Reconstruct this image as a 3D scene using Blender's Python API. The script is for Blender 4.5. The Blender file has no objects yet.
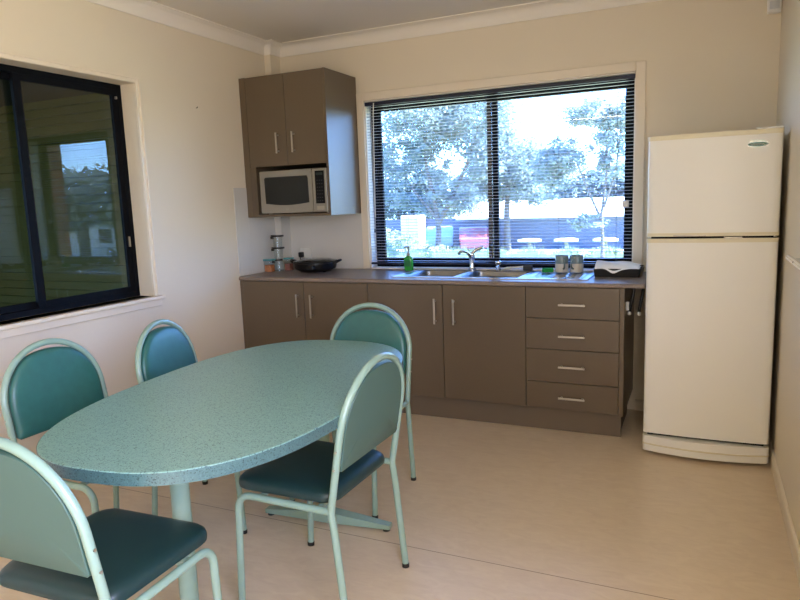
import bpy, bmesh, math, random
from mathutils import Vector, Matrix

S = bpy.context.scene
COL = S.collection
PI = math.pi

# ------------------------------------------------------------------ camera
cam_data = bpy.data.cameras.new('camera')
cam = bpy.data.objects.new('camera', cam_data)
COL.objects.link(cam)
cam_data.sensor_width = 36.0
cam_data.lens = 656.303 * 36.0 / 800.0
cam_data.clip_start = 0.02
cam_data.clip_end = 400
yaw, pitch, roll = 0.43429, -0.14823, -0.0364
CP = Vector((2.99687, -4.34405, 1.38522))
fw = Vector((-math.sin(yaw) * math.cos(pitch), math.cos(yaw) * math.cos(pitch), math.sin(pitch)))
rt = Vector((math.cos(yaw), math.sin(yaw), 0))
up = rt.cross(fw)
r2 = rt * math.cos(roll) + up * math.sin(roll)
u2 = -rt * math.sin(roll) + up * math.cos(roll)
cam.matrix_world = Matrix(((r2.x, u2.x, -fw.x, CP.x), (r2.y, u2.y, -fw.y, CP.y), (r2.z, u2.z, -fw.z, CP.z), (0, 0, 0, 1)))
S.camera = cam

# ------------------------------------------------------------------ world, sun, daylight, exposure
W = bpy.data.worlds.new('sky')
S.world = W
W.use_nodes = True
wn = W.node_tree.nodes
wl = W.node_tree.links
wn.clear()
wo = wn.new('ShaderNodeOutputWorld')
bg = wn.new('ShaderNodeBackground')
sky = wn.new('ShaderNodeTexSky')
sky.sky_type = 'NISHITA'
sky.sun_disc = False
sky.sun_elevation = math.radians(50)
sky.sun_rotation = math.radians(70)
sky.air_density = 1.0
sky.dust_density = 0.6
sky.ozone_density = 1.5
SKY_STRENGTH = 2.1
bg.inputs['Strength'].default_value = SKY_STRENGTH
wb = wn.new('ShaderNodeMix'); wb.data_type = 'RGBA'; wb.blend_type = 'MULTIPLY'
wb.inputs[0].default_value = 1.0
wb.inputs[7].default_value = (0.42, 0.65, 1.22, 1)     # white balance: the room is warm, the sky reads blue
wl.new(sky.outputs[0], wb.inputs[6])
wl.new(wb.outputs[2], bg.inputs[0])
wl.new(bg.outputs[0], wo.inputs[0])


def light(name, kind, loc, energy, color, direction=None, **kw):
    d = bpy.data.lights.new(name, kind)
    d.energy = energy
    d.color = color
    for k, v in kw.items():
        setattr(d, k, v)
    o = bpy.data.objects.new(name, d)
    COL.objects.link(o)
    o.location = loc
    if direction is not None:
        o.rotation_euler = Vector(direction).to_track_quat('-Z', 'Y').to_euler()
    return o


ZB_FILL = 2.490
light('sun', 'SUN', (10, 5, 20), 38.0, (0.88, 0.93, 1.0), (-0.80, -0.28, -1.05), angle=0.009)
# daylight coming through the window in the right wall beside the camera
light('right_window_daylight', 'AREA', (3.52, -4.40, 1.50), 86, (1.0, 0.885, 0.75), (-1, 0.5, -0.04), shape='RECTANGLE', size=1.5, size_y=1.4)

# added fill lamp, unseen behind the camera, brightens right wall and fridge
light('ceiling_batten_lamp', 'AREA', (1.3, -5.5, ZB_FILL), 13, (1.0, 0.92, 0.80), (0, 0.0, -1), shape='RECTANGLE', size=1.2, size_y=0.18)

S.view_settings.view_transform = 'Standard'
S.view_settings.look = 'None'
S.view_settings.gamma = 1.0
S.view_settings.use_curve_mapping = False
S.view_settings.exposure = 0.0
S.cycles.use_denoising = True
S.cycles.max_bounces = 10
S.cycles.diffuse_bounces = 6
S.cycles.transmission_bounces = 8
S.cycles.transparent_max_bounces = 16
S.cycles.sample_clamp_indirect = 6.0
S.cycles.caustics_reflective = False
S.cycles.caustics_refractive = False


# ------------------------------------------------------------------ materials
def lin(c):
    return tuple(((v / 255.0) / 12.92 if v / 255.0 <= 0.04045 else ((v / 255.0 + 0.055) / 1.055) ** 2.4) for v in c) + (1.0,)


def mat(name, rgb, rough=0.5, metal=0.0, spec=0.5, noise=None, bump=None, coat=0.0, aniso=0.0):
    """noise=(scale, amount, detail)  bump=(scale, strength)"""
    m = bpy.data.materials.new(name)
    m.use_nodes = True
    nt = m.node_tree
    b = nt.nodes['Principled BSDF']
    b.inputs['Base Color'].default_value = lin(rgb)
    b.inputs['Roughness'].default_value = rough
    b.inputs['Metallic'].default_value = metal
    b.inputs['Specular IOR Level'].default_value = spec
    b.inputs['Coat Weight'].default_value = coat
    b.inputs['Coat Roughness'].default_value = 0.1
    tc = nt.nodes.new('ShaderNodeTexCoord')
    if noise:
        n = nt.nodes.new('ShaderNodeTexNoise')
        n.inputs['Scale'].default_value = noise[0]
        n.inputs['Detail'].default_value = noise[2] if len(noise) > 2 else 3
        nt.links.new(tc.outputs['Object'], n.inputs['Vector'])
        r = nt.nodes.new('ShaderNodeValToRGB')
        a = noise[1]
        c = lin(rgb)
        r.color_ramp.elements[0].position = 0.3
        r.color_ramp.elements[1].position = 0.7
        r.color_ramp.elements[0].color = (c[0] * (1 - a), c[1] * (1 - a), c[2] * (1 - a), 1)
        r.color_ramp.elements[1].color = (min(1, c[0] * (1 + a)), min(1, c[1] * (1 + a)), min(1, c[2] * (1 + a)), 1)
        nt.links.new(n.outputs['Fac'], r.inputs[0])
        nt.links.new(r.outputs[0], b.inputs['Base Color'])
    if bump:
        n2 = nt.nodes.new('ShaderNodeTexNoise')
        n2.inputs['Scale'].default_value = bump[0]
        n2.inputs['Detail'].default_value = 4
        nt.links.new(tc.outputs['Object'], n2.inputs['Vector'])
        bp = nt.nodes.new('ShaderNodeBump')
        bp.inputs['Strength'].default_value = bump[1]
        bp.inputs['Distance'].default_value = 0.002
        nt.links.new(n2.outputs['Fac'], bp.inputs['Height'])
        nt.links.new(bp.outputs[0], b.inputs['Normal'])
    return m


M = {}
M['wall'] = mat('wall_paint', (222, 211, 190), 0.62, noise=(1.5, 0.012), bump=(220, 0.05))
M['trim'] = mat('trim_paint', (226, 214, 194), 0.35)
M['ceiling'] = mat('ceiling_paint', (222, 216, 206), 0.75)
M['cornice'] = mat('cornice_paint', (232, 226, 216), 0.6)
M['cab'] = mat('taupe_laminate', (97, 83, 65), 0.34, noise=(60, 0.02))
M['carcass'] = mat('taupe_carcass', (90, 77, 62), 0.5)
M['kick'] = mat('kickboard_laminate', (106, 93, 76), 0.4)
M['steel'] = mat('brushed_steel', (205, 203, 200), 0.28, 1.0)
M['steel_dk'] = mat('satin_nickel', (190, 184, 175), 0.32, 1.0)
M['bowl'] = mat('dulled_steel', (150, 153, 158), 0.36, 1.0)
M['chrome'] = mat('chrome', (225, 226, 228), 0.1, 1.0)
M['white_panel'] = mat('white_splash_panel', (206, 203, 196), 0.25)
M['fridge'] = mat('fridge_enamel', (232, 231, 224), 0.32, bump=(150, 0.04))
M['fridge_trim'] = mat('aged_cream_plastic', (220, 212, 184), 0.4)
M['dark'] = mat('dark_gap', (18, 17, 16), 0.8)
M['black'] = mat('black_plastic', (16, 16, 18), 0.3)
M['frame'] = mat('black_window_frame', (7, 9, 15), 0.6, spec=0.12)
M['blind'] = mat('blind_slat_metal', (170, 174, 182), 0.4)
M['blind_dk'] = mat('navy_blind_rail', (22, 28, 52), 0.35)
M['cord'] = mat('blind_cord', (60, 66, 84), 0.7)
M['tube'] = mat('sage_painted_steel', (136, 164, 149), 0.28, noise=(25, 0.03), coat=0.3)
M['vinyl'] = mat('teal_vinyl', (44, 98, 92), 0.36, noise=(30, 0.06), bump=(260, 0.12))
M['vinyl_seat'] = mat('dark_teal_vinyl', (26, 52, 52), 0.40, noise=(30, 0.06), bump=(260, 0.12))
M['padback'] = mat('grey_green_back_panel', (74, 104, 96), 0.42)
M['rubber'] = mat('black_rubber', (20, 19, 18), 0.6)
M['white_pl'] = mat('white_plastic', (222, 220, 214), 0.35)
M['paper'] = mat('white_paper', (238, 238, 240), 0.7)
M['sponge'] = mat('green_sponge', (30, 150, 70), 0.8, noise=(80, 0.15))
M['mug'] = mat('white_glaze', (214, 210, 202), 0.2)
M['mug_b'] = mat('grey_blue_glaze', (116, 134, 140), 0.2)
M['teal_lid'] = mat('teal_lid_plastic', (70, 150, 160), 0.35)
M['orange'] = mat('orange_contents', (208, 128, 78), 0.7, noise=(60, 0.25))
M['red_c'] = mat('reddish_contents', (150, 92, 78), 0.7, noise=(60, 0.25))
M['ms_screen'] = mat('microwave_screen', (36, 38, 37), 0.22, spec=0.3)
M['ms_body'] = mat('microwave_steel', (160, 156, 148), 0.32, 0.75)
M['lcd'] = mat('green_lcd', (22, 40, 36), 0.3)
M['badge_s'] = mat('badge_silver', (170, 178, 172), 0.25, 0.7)
M['badge_g'] = mat('badge_green', (72, 112, 96), 0.25)
M['board'] = mat('olive_weatherboard', (132, 122, 50), 0.7)
M['porch'] = mat('porch_lining', (84, 80, 62), 0.8)
M['concrete'] = mat('concrete', (150, 145, 136), 0.8, noise=(6, 0.08))
M['grass'] = mat('dry_grass', (168, 170, 126), 0.95, noise=(0.7, 0.25, 6))
M['bark'] = mat('gum_bark', (104, 98, 92), 0.85, noise=(8, 0.25))
M['leaf'] = mat('gum_leaves', (142, 156, 152), 0.55)
M['leaf2'] = mat('dark_leaves', (112, 128, 124), 0.6)
M['leaf3'] = mat('grass_blades', (172, 182, 138), 0.7)
M['roof'] = mat('white_metal_roof', (236, 238, 240), 0.4)
M['shedwall'] = mat('slate_blue_cladding', (90, 98, 120), 0.6)
M['shed_pale'] = mat('pale_cladding', (216, 216, 212), 0.6)
M['brick'] = mat('red_brick', (158, 84, 66), 0.85, noise=(14, 0.15))
M['car_red'] = mat('red_car_paint', (150, 78, 84), 0.3, coat=0.6)
M['car_blue'] = mat('pale_blue_car_paint', (150, 176, 196), 0.3, coat=0.6)
M['car_glass'] = mat('car_window_glass', (30, 36, 44), 0.1)
M['tyre'] = mat('tyre_rubber', (28, 28, 28), 0.8)
M['cream'] = mat('cream_paint', (236, 226, 160), 0.6)


def floor_mat():
    m = mat('beige_vinyl_floor', (198, 170, 138), 0.3)
    nt = m.node_tree
    b = nt.nodes['Principled BSDF']
    tc = nt.nodes.new('ShaderNodeTexCoord')
    n1 = nt.nodes.new('ShaderNodeTexNoise'); n1.inputs['Scale'].default_value = 9; n1.inputs['Detail'].default_value = 8
    n1.inputs['Roughness'].default_value = 0.65; n1.inputs['Distortion'].default_value = 1.2
    mp = nt.nodes.new('ShaderNodeMapping'); mp.inputs['Scale'].default_value = (1, 2.6, 1)
    nt.links.new(tc.outputs['Object'], mp.inputs[0]); nt.links.new(mp.outputs[0], n1.inputs['Vector'])
    r = nt.nodes.new('ShaderNodeValToRGB')
    r.color_ramp.elements[0].position = 0.32; r.color_ramp.elements[1].position = 0.66
    r.color_ramp.elements[0].color = lin((207, 187, 160)); r.color_ramp.elements[1].color = lin((217, 199, 172))
    nt.links.new(n1.outputs['Fac'], r.inputs[0])
    # welded sheet joins: one across the room, one along it
    sx = nt.nodes.new('ShaderNodeSeparateXYZ'); nt.links.new(tc.outputs['Object'], sx.inputs[0])
    a = nt.nodes.new('ShaderNodeMath'); a.operation = 'ADD'; a.inputs[1].default_value = 2.085
    nt.links.new(sx.outputs['Y'], a.inputs[0])
    ab = nt.nodes.new('ShaderNodeMath'); ab.operation = 'ABSOLUTE'; nt.links.new(a.outputs[0], ab.inputs[0])
    lt = nt.nodes.new('ShaderNodeMath'); lt.operation = 'LESS_THAN'; lt.inputs[1].default_value = 0.0022
    nt.links.new(ab.outputs[0], lt.inputs[0])
    mx = nt.nodes.new('ShaderNodeMix'); mx.data_type = 'RGBA'
    nt.links.new(lt.outputs[0], mx.inputs[0]); nt.links.new(r.outputs[0], mx.inputs[6])
    mx.inputs[7].default_value = lin((150, 126, 102))
    nt.links.new(mx.outputs[2], b.inputs['Base Color'])
    return m


def speckle_mat(name, base, dark, light_, scale=150):
    m = mat(name, base, 0.33)
    nt = m.node_tree
    b = nt.nodes['Principled BSDF']
    tc = nt.nodes.new('ShaderNodeTexCoord')
    v = nt.nodes.new('ShaderNodeTexVoronoi'); v.inputs['Scale'].default_value = scale
    nt.links.new(tc.outputs['Object'], v.inputs['Vector'])
    sep = nt.nodes.new('ShaderNodeSeparateColor'); nt.links.new(v.outputs['Color'], sep.inputs[0])
    r = nt.nodes.new('ShaderNodeValToRGB')
    r.color_ramp.interpolation = 'CONSTANT'
    e = r.color_ramp.elements
    e[0].position = 0; e[0].color = lin(dark)
    e[1].position = 0.07; e[1].color = lin(tuple((a * 2 + c) / 3 for a, c in zip(base, dark)))
    for p, c in ((0.2, base), (0.62, tuple((a * 2 + c) / 3 for a, c in zip(base, light_))), (0.9, light_)):
        k = e.new(p); k.color = lin(c)
    nt.links.new(sep.outputs[0], r.inputs[0])
    nt.links.new(r.outputs[0], b.inputs['Base Color'])
    return m


def glass_mat(name, tint=(1, 1, 1), rough=0.0, ior=1.5, boost=1.0):
    """thin window glass: fresnel mix of mirror and clear transmission"""
    m = bpy.data.materials.new(name)
    m.use_nodes = True
    nt = m.node_tree
    nt.nodes.clear()
    o = nt.nodes.new('ShaderNodeOutputMaterial')
    g = nt.nodes.new('ShaderNodeBsdfGlossy'); g.inputs['Roughness'].default_value = rough
    t = nt.nodes.new('ShaderNodeBsdfTransparent'); t.inputs['Color'].default_value = (*tint, 1)
    geo = nt.nodes.new('ShaderNodeNewGeometry')
    dp = nt.nodes.new('ShaderNodeVectorMath'); dp.operation = 'DOT_PRODUCT'
    nt.links.new(geo.outputs['Normal'], dp.inputs[0]); nt.links.new(geo.outputs['Incoming'], dp.inputs[1])

    def mth(op, a, b=None, clamp=False):
        n = nt.nodes.new('ShaderNodeMath'); n.operation = op; n.use_clamp = clamp
        for k, q in enumerate((a, b)):
            if q is None: continue
            if isinstance(q, (int, float)): n.inputs[k].default_value = q
            else: nt.links.new(q, n.inputs[k])
        return n.outputs[0]
    r0 = ((ior - 1) / (ior + 1)) ** 2
    fr = mth('ADD', mth('MULTIPLY', mth('POWER', mth('SUBTRACT', 1.0, mth('ABSOLUTE', dp.outputs['Value']), True), 5.0), 1 - r0), r0)
    mm = nt.nodes.new('ShaderNodeMath'); mm.operation = 'MULTIPLY'; mm.inputs[1].default_value = boost; mm.use_clamp = True
    x = nt.nodes.new('ShaderNodeMixShader')
    nt.links.new(fr, mm.inputs[0]); nt.links.new(mm.outputs[0], x.inputs[0])
    nt.links.new(t.outputs[0], x.inputs[1]); nt.links.new(g.outputs[0], x.inputs[2])
    nt.links.new(x.outputs[0], o.inputs[0])
    return m


def brick_mat():
    m = mat('brickwork', (158, 84, 66), 0.85)
    nt = m.node_tree
    b = nt.nodes['Principled BSDF']
    tc = nt.nodes.new('ShaderNodeTexCoord')
    mp = nt.nodes.new('ShaderNodeMapping'); mp.inputs['Rotation'].default_value = (PI / 2, 0, 0)
    br = nt.nodes.new('ShaderNodeTexBrick'); br.inputs['Scale'].default_value = 4
    br.inputs['Color1'].default_value = lin((162, 84, 64)); br.inputs['Color2'].default_value = lin((140, 70, 56))
    br.inputs['Mortar'].default_value = lin((170, 160, 150))
    nt.links.new(tc.outputs['Object'], mp.inputs[0]); nt.links.new(mp.outputs[0], br.inputs[0])
    nt.links.new(br.outputs[0], b.inputs['Base Color'])
    return m


M['floor'] = floor_mat()
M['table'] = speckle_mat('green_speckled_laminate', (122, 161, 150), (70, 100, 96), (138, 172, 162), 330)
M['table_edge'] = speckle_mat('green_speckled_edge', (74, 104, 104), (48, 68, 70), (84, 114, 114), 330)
M['worktop'] = speckle_mat('grey_brown_laminate', (128, 114, 104), (108, 96, 88), (138, 124, 114), 400)
M['glass'] = glass_mat('window_glass', (0.93, 0.96, 0.95), 0.0, 1.5, 1.0)
M['glass_side'] = glass_mat('side_window_glass', (0.80, 0.84, 0.80), 0.0, 1.5, 1.3)
M['clear'] = glass_mat('clear_plastic', (0.86, 0.9, 0.92), 0.08, 1.5, 1.2)
M['soap'] = mat('green_soap', (70, 200, 90), 0.15)
M['soap'].node_tree.nodes['Principled BSDF'].inputs['Transmission Weight'].default_value = 0.35
M['brickwork'] = brick_mat()


def leaf_translucent(m, amt=0.35):
    nt = m.node_tree
    b = nt.nodes['Principled BSDF']
    o = [n for n in nt.nodes if n.type == 'OUTPUT_MATERIAL'][0]
    t = nt.nodes.new('ShaderNodeBsdfTranslucent')
    t.inputs['Color'].default_value = b.inputs['Base Color'].default_value
    x = nt.nodes.new('ShaderNodeMixShader'); x.inputs[0].default_value = amt
    nt.links.new(b.outputs[0], x.inputs[1]); nt.links.new(t.outputs[0], x.inputs[2]); nt.links.new(x.outputs[0], o.inputs[0])


leaf_translucent(M['leaf'], 0.5); leaf_translucent(M['leaf2'], 0.4); leaf_translucent(M['leaf3'], 0.4)


# ------------------------------------------------------------------ mesh helpers
def finish(name, bm, m, parent=None, smooth=False, loc=None, extra=()):
    bmesh.ops.recalc_face_normals(bm, faces=bm.faces[:])
    me = bpy.data.meshes.new(name)
    bm.to_mesh(me)
    bm.free()
    me.materials.append(m)
    for e in extra:
        me.materials.append(e)
    o = bpy.data.objects.new(name, me)
    COL.objects.link(o)
    if parent is not None:
        o.parent = parent
    if loc is not None:
        o.location = loc
    if smooth:
        for p in me.polygons:
            p.use_smooth = True
        try:
            me.set_sharp_from_angle(angle=math.radians(40))
        except Exception:
            pass
    return o


def tag(o, label=None, cat=None, group=None, kind=None):
    if label: o['label'] = label
    if cat: o['category'] = cat
    if group: o['group'] = group
    if kind: o['kind'] = kind
    return o


def thing(name, label, cat, loc=(0, 0, 0), rz=0.0, group=None):
    o = bpy.data.objects.new(name, None)
    o.empty_display_size = 0.05
    COL.objects.link(o)
    o.location = loc
    o.rotation_euler = (0, 0, rz)
    return tag(o, label, cat, group)


def B():
    return bmesh.new()


def box(bm, x0, x1, y0, y1, z0, z1, bev=0.0, seg=2, mi=0):
    t = bmesh.new()
    vs = [t.verts.new((x, y, z)) for x in (x0, x1) for y in (y0, y1) for z in (z0, z1)]
    for f in ((0, 1, 3, 2), (4, 6, 7, 5), (0, 4, 5, 1), (2, 3, 7, 6), (0, 2, 6, 4), (1, 5, 7, 3)):
        t.faces.new([vs[i] for i in f])
    if bev > 0:
        bmesh.ops.bevel(t, geom=t.edges[:], offset=bev, segments=seg, profile=0.5, affect='EDGES')
    for f in t.faces:
        f.material_index = mi
    merge(bm, t)


def merge(bm, t, mtx=None):
    if mtx is not None:
        t.transform(mtx)
    mp = {}
    for v in t.verts:
        mp[v.index] = None
    t.verts.index_update()
    nv = [bm.verts.new(v.co) for v in t.verts]
    for f in t.faces:
        nf = bm.faces.new([nv[v.index] for v in f.verts])
        nf.material_index = f.material_index
        nf.smooth = f.smooth
    t.free()


def tube(bm, pts, r, n=12, closed=False, cap=True):
    pts = [Vector(p) for p in pts]
    rad = r if isinstance(r, (list, tuple)) else [r] * len(pts)
    N = len(pts)
    tans = []
    for i in range(N):
        a = pts[(i - 1) % N] if (closed or i > 0) else pts[i]
        b = pts[(i + 1) % N] if (closed or i < N - 1) else pts[i]
        tans.append((b - a).normalized())
    nrm = tans[0].orthogonal().normalized()
    rings = []
    for i in range(N):
        t = tans[i]
        nrm = (nrm - t * nrm.dot(t)).normalized()
        bn = t.cross(nrm)
        ring = [bm.verts.new(pts[i] + (nrm * math.cos(2 * PI * k / n) + bn * math.sin(2 * PI * k / n)) * rad[i]) for k in range(n)]
        rings.append(ring)
    for i in range(N - 1 + (1 if closed else 0)):
        a, b = rings[i], rings[(i + 1) % N]
        for k in range(n):
            bm.faces.new((a[k], a[(k + 1) % n], b[(k + 1) % n], b[k]))
    if cap and not closed:
        bm.faces.new(rings[0][::-1])
        bm.faces.new(rings[-1])


def lathe(bm, prof, c=(0, 0, 0), n=32, sx=1.0, sy=1.0):
    """prof: list of (r, z); closes to the axis where r == 0"""
    c = Vector(c)
    rings = []
    for r, z in prof:
        if r <= 1e-6:
            rings.append([bm.verts.new(c + Vector((0, 0, z)))])
        else:
            rings.append([bm.verts.new(c + Vector((r * sx * math.cos(2 * PI * k / n), r * sy * math.sin(2 * PI * k / n), z))) for k in range(n)])
    for a, b in zip(rings, rings[1:]):
        for k in range(n):
            k2 = (k + 1) % n
            if len(a) == 1 and len(b) == 1: continue
            if len(a) == 1: bm.faces.new((a[0], b[k], b[k2]))
            elif len(b) == 1: bm.faces.new((a[k], b[0], a[k2]))
            else: bm.faces.new((a[k], a[k2], b[k2], b[k]))


def arc(cx, cy, r, a0, a1, n=8):
    return [(cx + r * math.cos(a0 + (a1 - a0) * i / n), cy + r * math.sin(a0 + (a1 - a0) * i / n)) for i in range(n + 1)]


def rounded_rect(x0, x1, y0, y1, r, n=6):
    p = []
    p += arc(x1 - r, y1 - r, r, 0, PI / 2, n)
    p += arc(x0 + r, y1 - r, r, PI / 2, PI, n)
    p += arc(x0 + r, y0 + r, r, PI, 1.5 * PI, n)
    p += arc(x1 - r, y0 + r, r, 1.5 * PI, 2 * PI, n)
    return p


def prism(bm, outline, z0, z1, mi_side=0):
    a = [bm.verts.new((x, y, z0)) for x, y in outline]
    b = [bm.verts.new((x, y, z1)) for x, y in outline]
    n = len(a)
    for i in range(n):
        f = bm.faces.new((a[i], a[(i + 1) % n], b[(i + 1) % n], b[i])); f.material_index = mi_side
    bm.faces.new(a[::-1]); bm.faces.new(b)


def pillow(bm, outline, rings, fn):
    """outline: 2-D loop; rings: [(scale, height)] from the bottom rim round to the crown; fn(x, y, h) -> 3-D point"""
    cx = sum(p[0] for p in outline) / len(outline); cy = sum(p[1] for p in outline) / len(outline)
    n = len(outline)
    prev = None
    first = None
    for s, h in rings:
        ring = [bm.verts.new(fn(cx + (x - cx) * s, cy + (y - cy) * s, h)) for x, y in outline]
        if prev:
            for i in range(n):
                bm.faces.new((prev[i], prev[(i + 1) % n], ring[(i + 1) % n], ring[i]))
        else:
            first = ring
        prev = ring
    cv = bm.verts.new(fn(cx, cy, rings[-1][1]))
    for i in range(n):
        bm.faces.new((prev[i], prev[(i + 1) % n], cv))
    cb = bm.verts.new(fn(cx, cy, rings[0][1]))
    for i in range(n):
        bm.faces.new((first[(i + 1) % n], first[i], cb))


def struct(name, bm, m, parent=None, smooth=False, **kw):
    o = finish(name, bm, m, parent, smooth, **kw)
    if parent is None:
        o['kind'] = 'structure'
    return o


# ------------------------------------------------------------------ room shell
RW, ZC, YR = 3.356, 2.578, -6.6
WIN = (0.754, 2.605, 0.90, 2.111)         # back window opening x0 x1 z0 z1
LW = (-2.70, -1.410, 0.878, 2.115)        # left window opening y0 y1 z0 z1
bm = B(); box(bm, -0.2, RW + 0.2, YR - 0.2, 0.2, -0.1, 0.0); struct('floor', bm, M['floor'])
bm = B(); box(bm, -0.2, RW + 0.2, YR - 0.2, 0.2, ZC, ZC + 0.1); struct('ceiling', bm, M['ceiling'])

bm = B()
box(bm, 0, WIN[0], 0, 0.2, 0, ZC); box(bm, WIN[1], RW, 0, 0.2, 0, ZC)
box(bm, WIN[0], WIN[1], 0, 0.2, 0, WIN[2]); box(bm, WIN[0], WIN[1], 0, 0.2, WIN[3], ZC)
struct('wall_back', bm, M['wall'])
bm = B(); box(bm, 0.0, 0.055, -0.122, 0.0, 0, ZC); struct('wall_corner', bm, M['wall'])
bm = B()
box(bm, -0.2, 0, LW[1], 0.2, 0, ZC); box(bm, -0.2, 0, YR, LW[0], 0, ZC)
box(bm, -0.2, 0, LW[0], LW[1], 0, LW[2]); box(bm, -0.2, 0, LW[0], LW[1], LW[3], ZC)
struct('wall_left', bm, M['wall'])
# right wall, with a glazed opening beside the camera
RWN = (-5.20, -3.60, 0.75, 2.2)
bm = B()
box(bm, RW, RW + 0.2, RWN[1], 0.2, 0, ZC); box(bm, RW, RW + 0.2, YR, RWN[0], 0, ZC)
box(bm, RW, RW + 0.2, RWN[0], RWN[1], 0, RWN[2]); box(bm, RW, RW + 0.2, RWN[0], RWN[1], RWN[3], ZC)
struct('wall_right', bm, M['wall'])
bm = B(); box(bm, 0, RW, YR - 0.2, YR, 0, ZC)
struct('wall_rear', bm, M['wall'])


def offset_path(path, d):
    """offset an open polyline (wall line, room on its right-hand side) by d into the room"""
    out = []
    for i, p in enumerate(path):
        p = Vector(p)
        dirs = []
        if i > 0: dirs.append((p - Vector(path[i - 1])).normalized())
        if i < len(path) - 1: dirs.append((Vector(path[i + 1]) - p).normalized())
        ns = [Vector((t.y, -t.x)) for t in dirs]
        if len(ns) == 1: out.append(p + ns[0] * d)
        else:
            m_ = (ns[0] + ns[1]).normalized()
            out.append(p + m_ * (d / max(0.2, m_.dot(ns[0]))))
    return out


def sweep_profile(bm, path, prof):
    rows = [[(q.x, q.y, z) for q in offset_path(path, d)] for d, z in prof]
    vr = [[bm.verts.new(v) for v in row] for row in rows]
    n = len(prof)
    for i in range(n):
        a, b = vr[i], vr[(i + 1) % n]
        for k in range(len(path) - 1):
            bm.faces.new((a[k], a[k + 1], b[k + 1], b[k]))
    bm.faces.new([vr[i][0] for i in range(n)])
    bm.faces.new([vr[i][-1] for i in range(n)][::-1])


wall_path = [(0, YR), (0, -0.122), (0.055, -0.122), (0.055, 0), (RW, 0), (RW, YR)]
c0 = 0.083
prof = [(0, ZC - c0), (0.010, ZC - c0), (0.012, ZC - c0 + 0.006)]
for i in range(1, 8):
    a = PI / 2 * i / 8
    prof.append((0.012 + (c0 - 0.020) * (1 - math.cos(a)), ZC - c0 + 0.006 + (c0 - 0.016) * math.sin(a)))
prof += [(c0 - 0.006, ZC - 0.008), (c0, ZC - 0.007), (c0, ZC), (0, ZC)]
bm = B(); sweep_profile(bm, wall_path, prof); struct('trim_1', bm, M['cornice'], smooth=True)

bbp = [(0, 0), (0.014, 0), (0.014, 0.055), (0.010, 0.066), (0.004, 0.070), (0, 0.070)]
bm = B(); sweep_profile(bm, [(0, YR), (0, -0.60)], bbp); struct('baseboard_left', bm, M['trim'])
bm = B(); sweep_profile(bm, [(2.63, 0), (RW - 0.014, 0)], bbp); struct('baseboard_back', bm, M['trim'])
bm = B(); sweep_profile(bm, [(RW, 0), (RW, YR)], bbp); struct('baseboard_right', bm, M['trim'])


# ---- back window: architrave, frame, panes
def frame_rect(bm, x0, x1, z0, z1, w, y0, y1, bev=0.0):
    box(bm, x0, x0 + w, y0, y1, z0, z1, bev); box(bm, x1 - w, x1, y0, y1, z0, z1, bev)
    box(bm, x0 + w, x1 - w, y0, y1, z0, z0 + w, bev); box(bm, x0 + w, x1 - w, y0, y1, z1 - w, z1, bev)


bm = B()
aw = 0.056
box(bm, WIN[0] - aw, WIN[0], -0.016, 0.0, 0.902, WIN[3] + aw, 0.003)
box(bm, WIN[1], WIN[1] + aw, -0.016, 0.0, 0.902, WIN[3] + aw, 0.003)
box(bm, WIN[0], WIN[1], -0.016, 0.0, WIN[3], WIN[3] + aw, 0.003)
struct('trim_2', bm, M['trim'])
bm = B()      # white reveal lining
box(bm, WIN[0], WIN[0] + 0.008, 0.0, 0.09, WIN[2], WIN[3]); box(bm, WIN[1] - 0.008, WIN[1], 0.0, 0.09, WIN[2], WIN[3])
box(bm, WIN[0], WIN[1], 0.0, 0.09, WIN[3] - 0.008, WIN[3]); box(bm, WIN[0], WIN[1], 0.0, 0.09, WIN[2], WIN[2] + 0.008)
struct('trim_3', bm, M['cornice'])
bm = B()
fx0, fx1, fz0, fz1 = WIN[0], WIN[1], WIN[2] + 0.008, WIN[3] - 0.004
frame_rect(bm, fx0, fx1, fz0, fz1, 0.045, 0.09, 0.15, 0.002)
w1 = bm
mx = 1.666
frame_rect(w1, fx0 + 0.04, mx + 0.045, fz0 + 0.03, fz1 - 0.03, 0.036, 0.10, 0.125, 0.002)
frame_rect(w1, mx - 0.035, fx1 - 0.035, fz0 + 0.03, fz1 - 0.03, 0.036, 0.12, 0.145, 0.002)
win1 = struct('window_1', w1, M['frame'])
bm = B(); box(bm, fx0 + 0.06, mx, 0.110, 0.114, fz0 + 0.05, fz1 - 0.05); finish('pane', bm, M['glass'], win1)
bm = B(); box(bm, mx, fx1 - 0.06, 0.130, 0.134, fz0 + 0.05, fz1 - 0.05); finish('pane', bm, M['glass'], win1)

# ---- left window
bm = B()
box(bm, 0.0, 0.012, LW[1], LW[1] + 0.030, LW[2], LW[3] + 0.03, 0.003)
box(bm, 0.0, 0.012, LW[0] - 0.03, LW[0], LW[2], LW[3] + 0.03, 0.003)
box(bm, 0.0, 0.012, LW[0], LW[1], LW[3], LW[3] + 0.03, 0.003)
box(bm, 0.012, 0.019, LW[1] + 0.020, LW[1] + 0.030, LW[2], LW[3] + 0.03, 0.002)
box(bm, 0.012, 0.019, LW[0] - 0.03, LW[1] + 0.020, LW[3] + 0.020, LW[3] + 0.03, 0.002)
struct('trim_4', bm, M['trim'])
bm = B()
box(bm, 0.0, 0.022, LW[0] - 0.05, LW[1] + 0.045, LW[2] - 0.062, LW[2] - 0.018, 0.003)
box(bm, -0.105, 0.034, LW[0], LW[1], LW[2] - 0.0145, LW[2], 0.002)
box(bm, 0.0, 0.048, LW[0] - 0.05, LW[1] + 0.055, LW[2] - 0.020, LW[2] + 0.002, 0.006)
struct('trim_5', bm, M['trim'])
bm = B()


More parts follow.
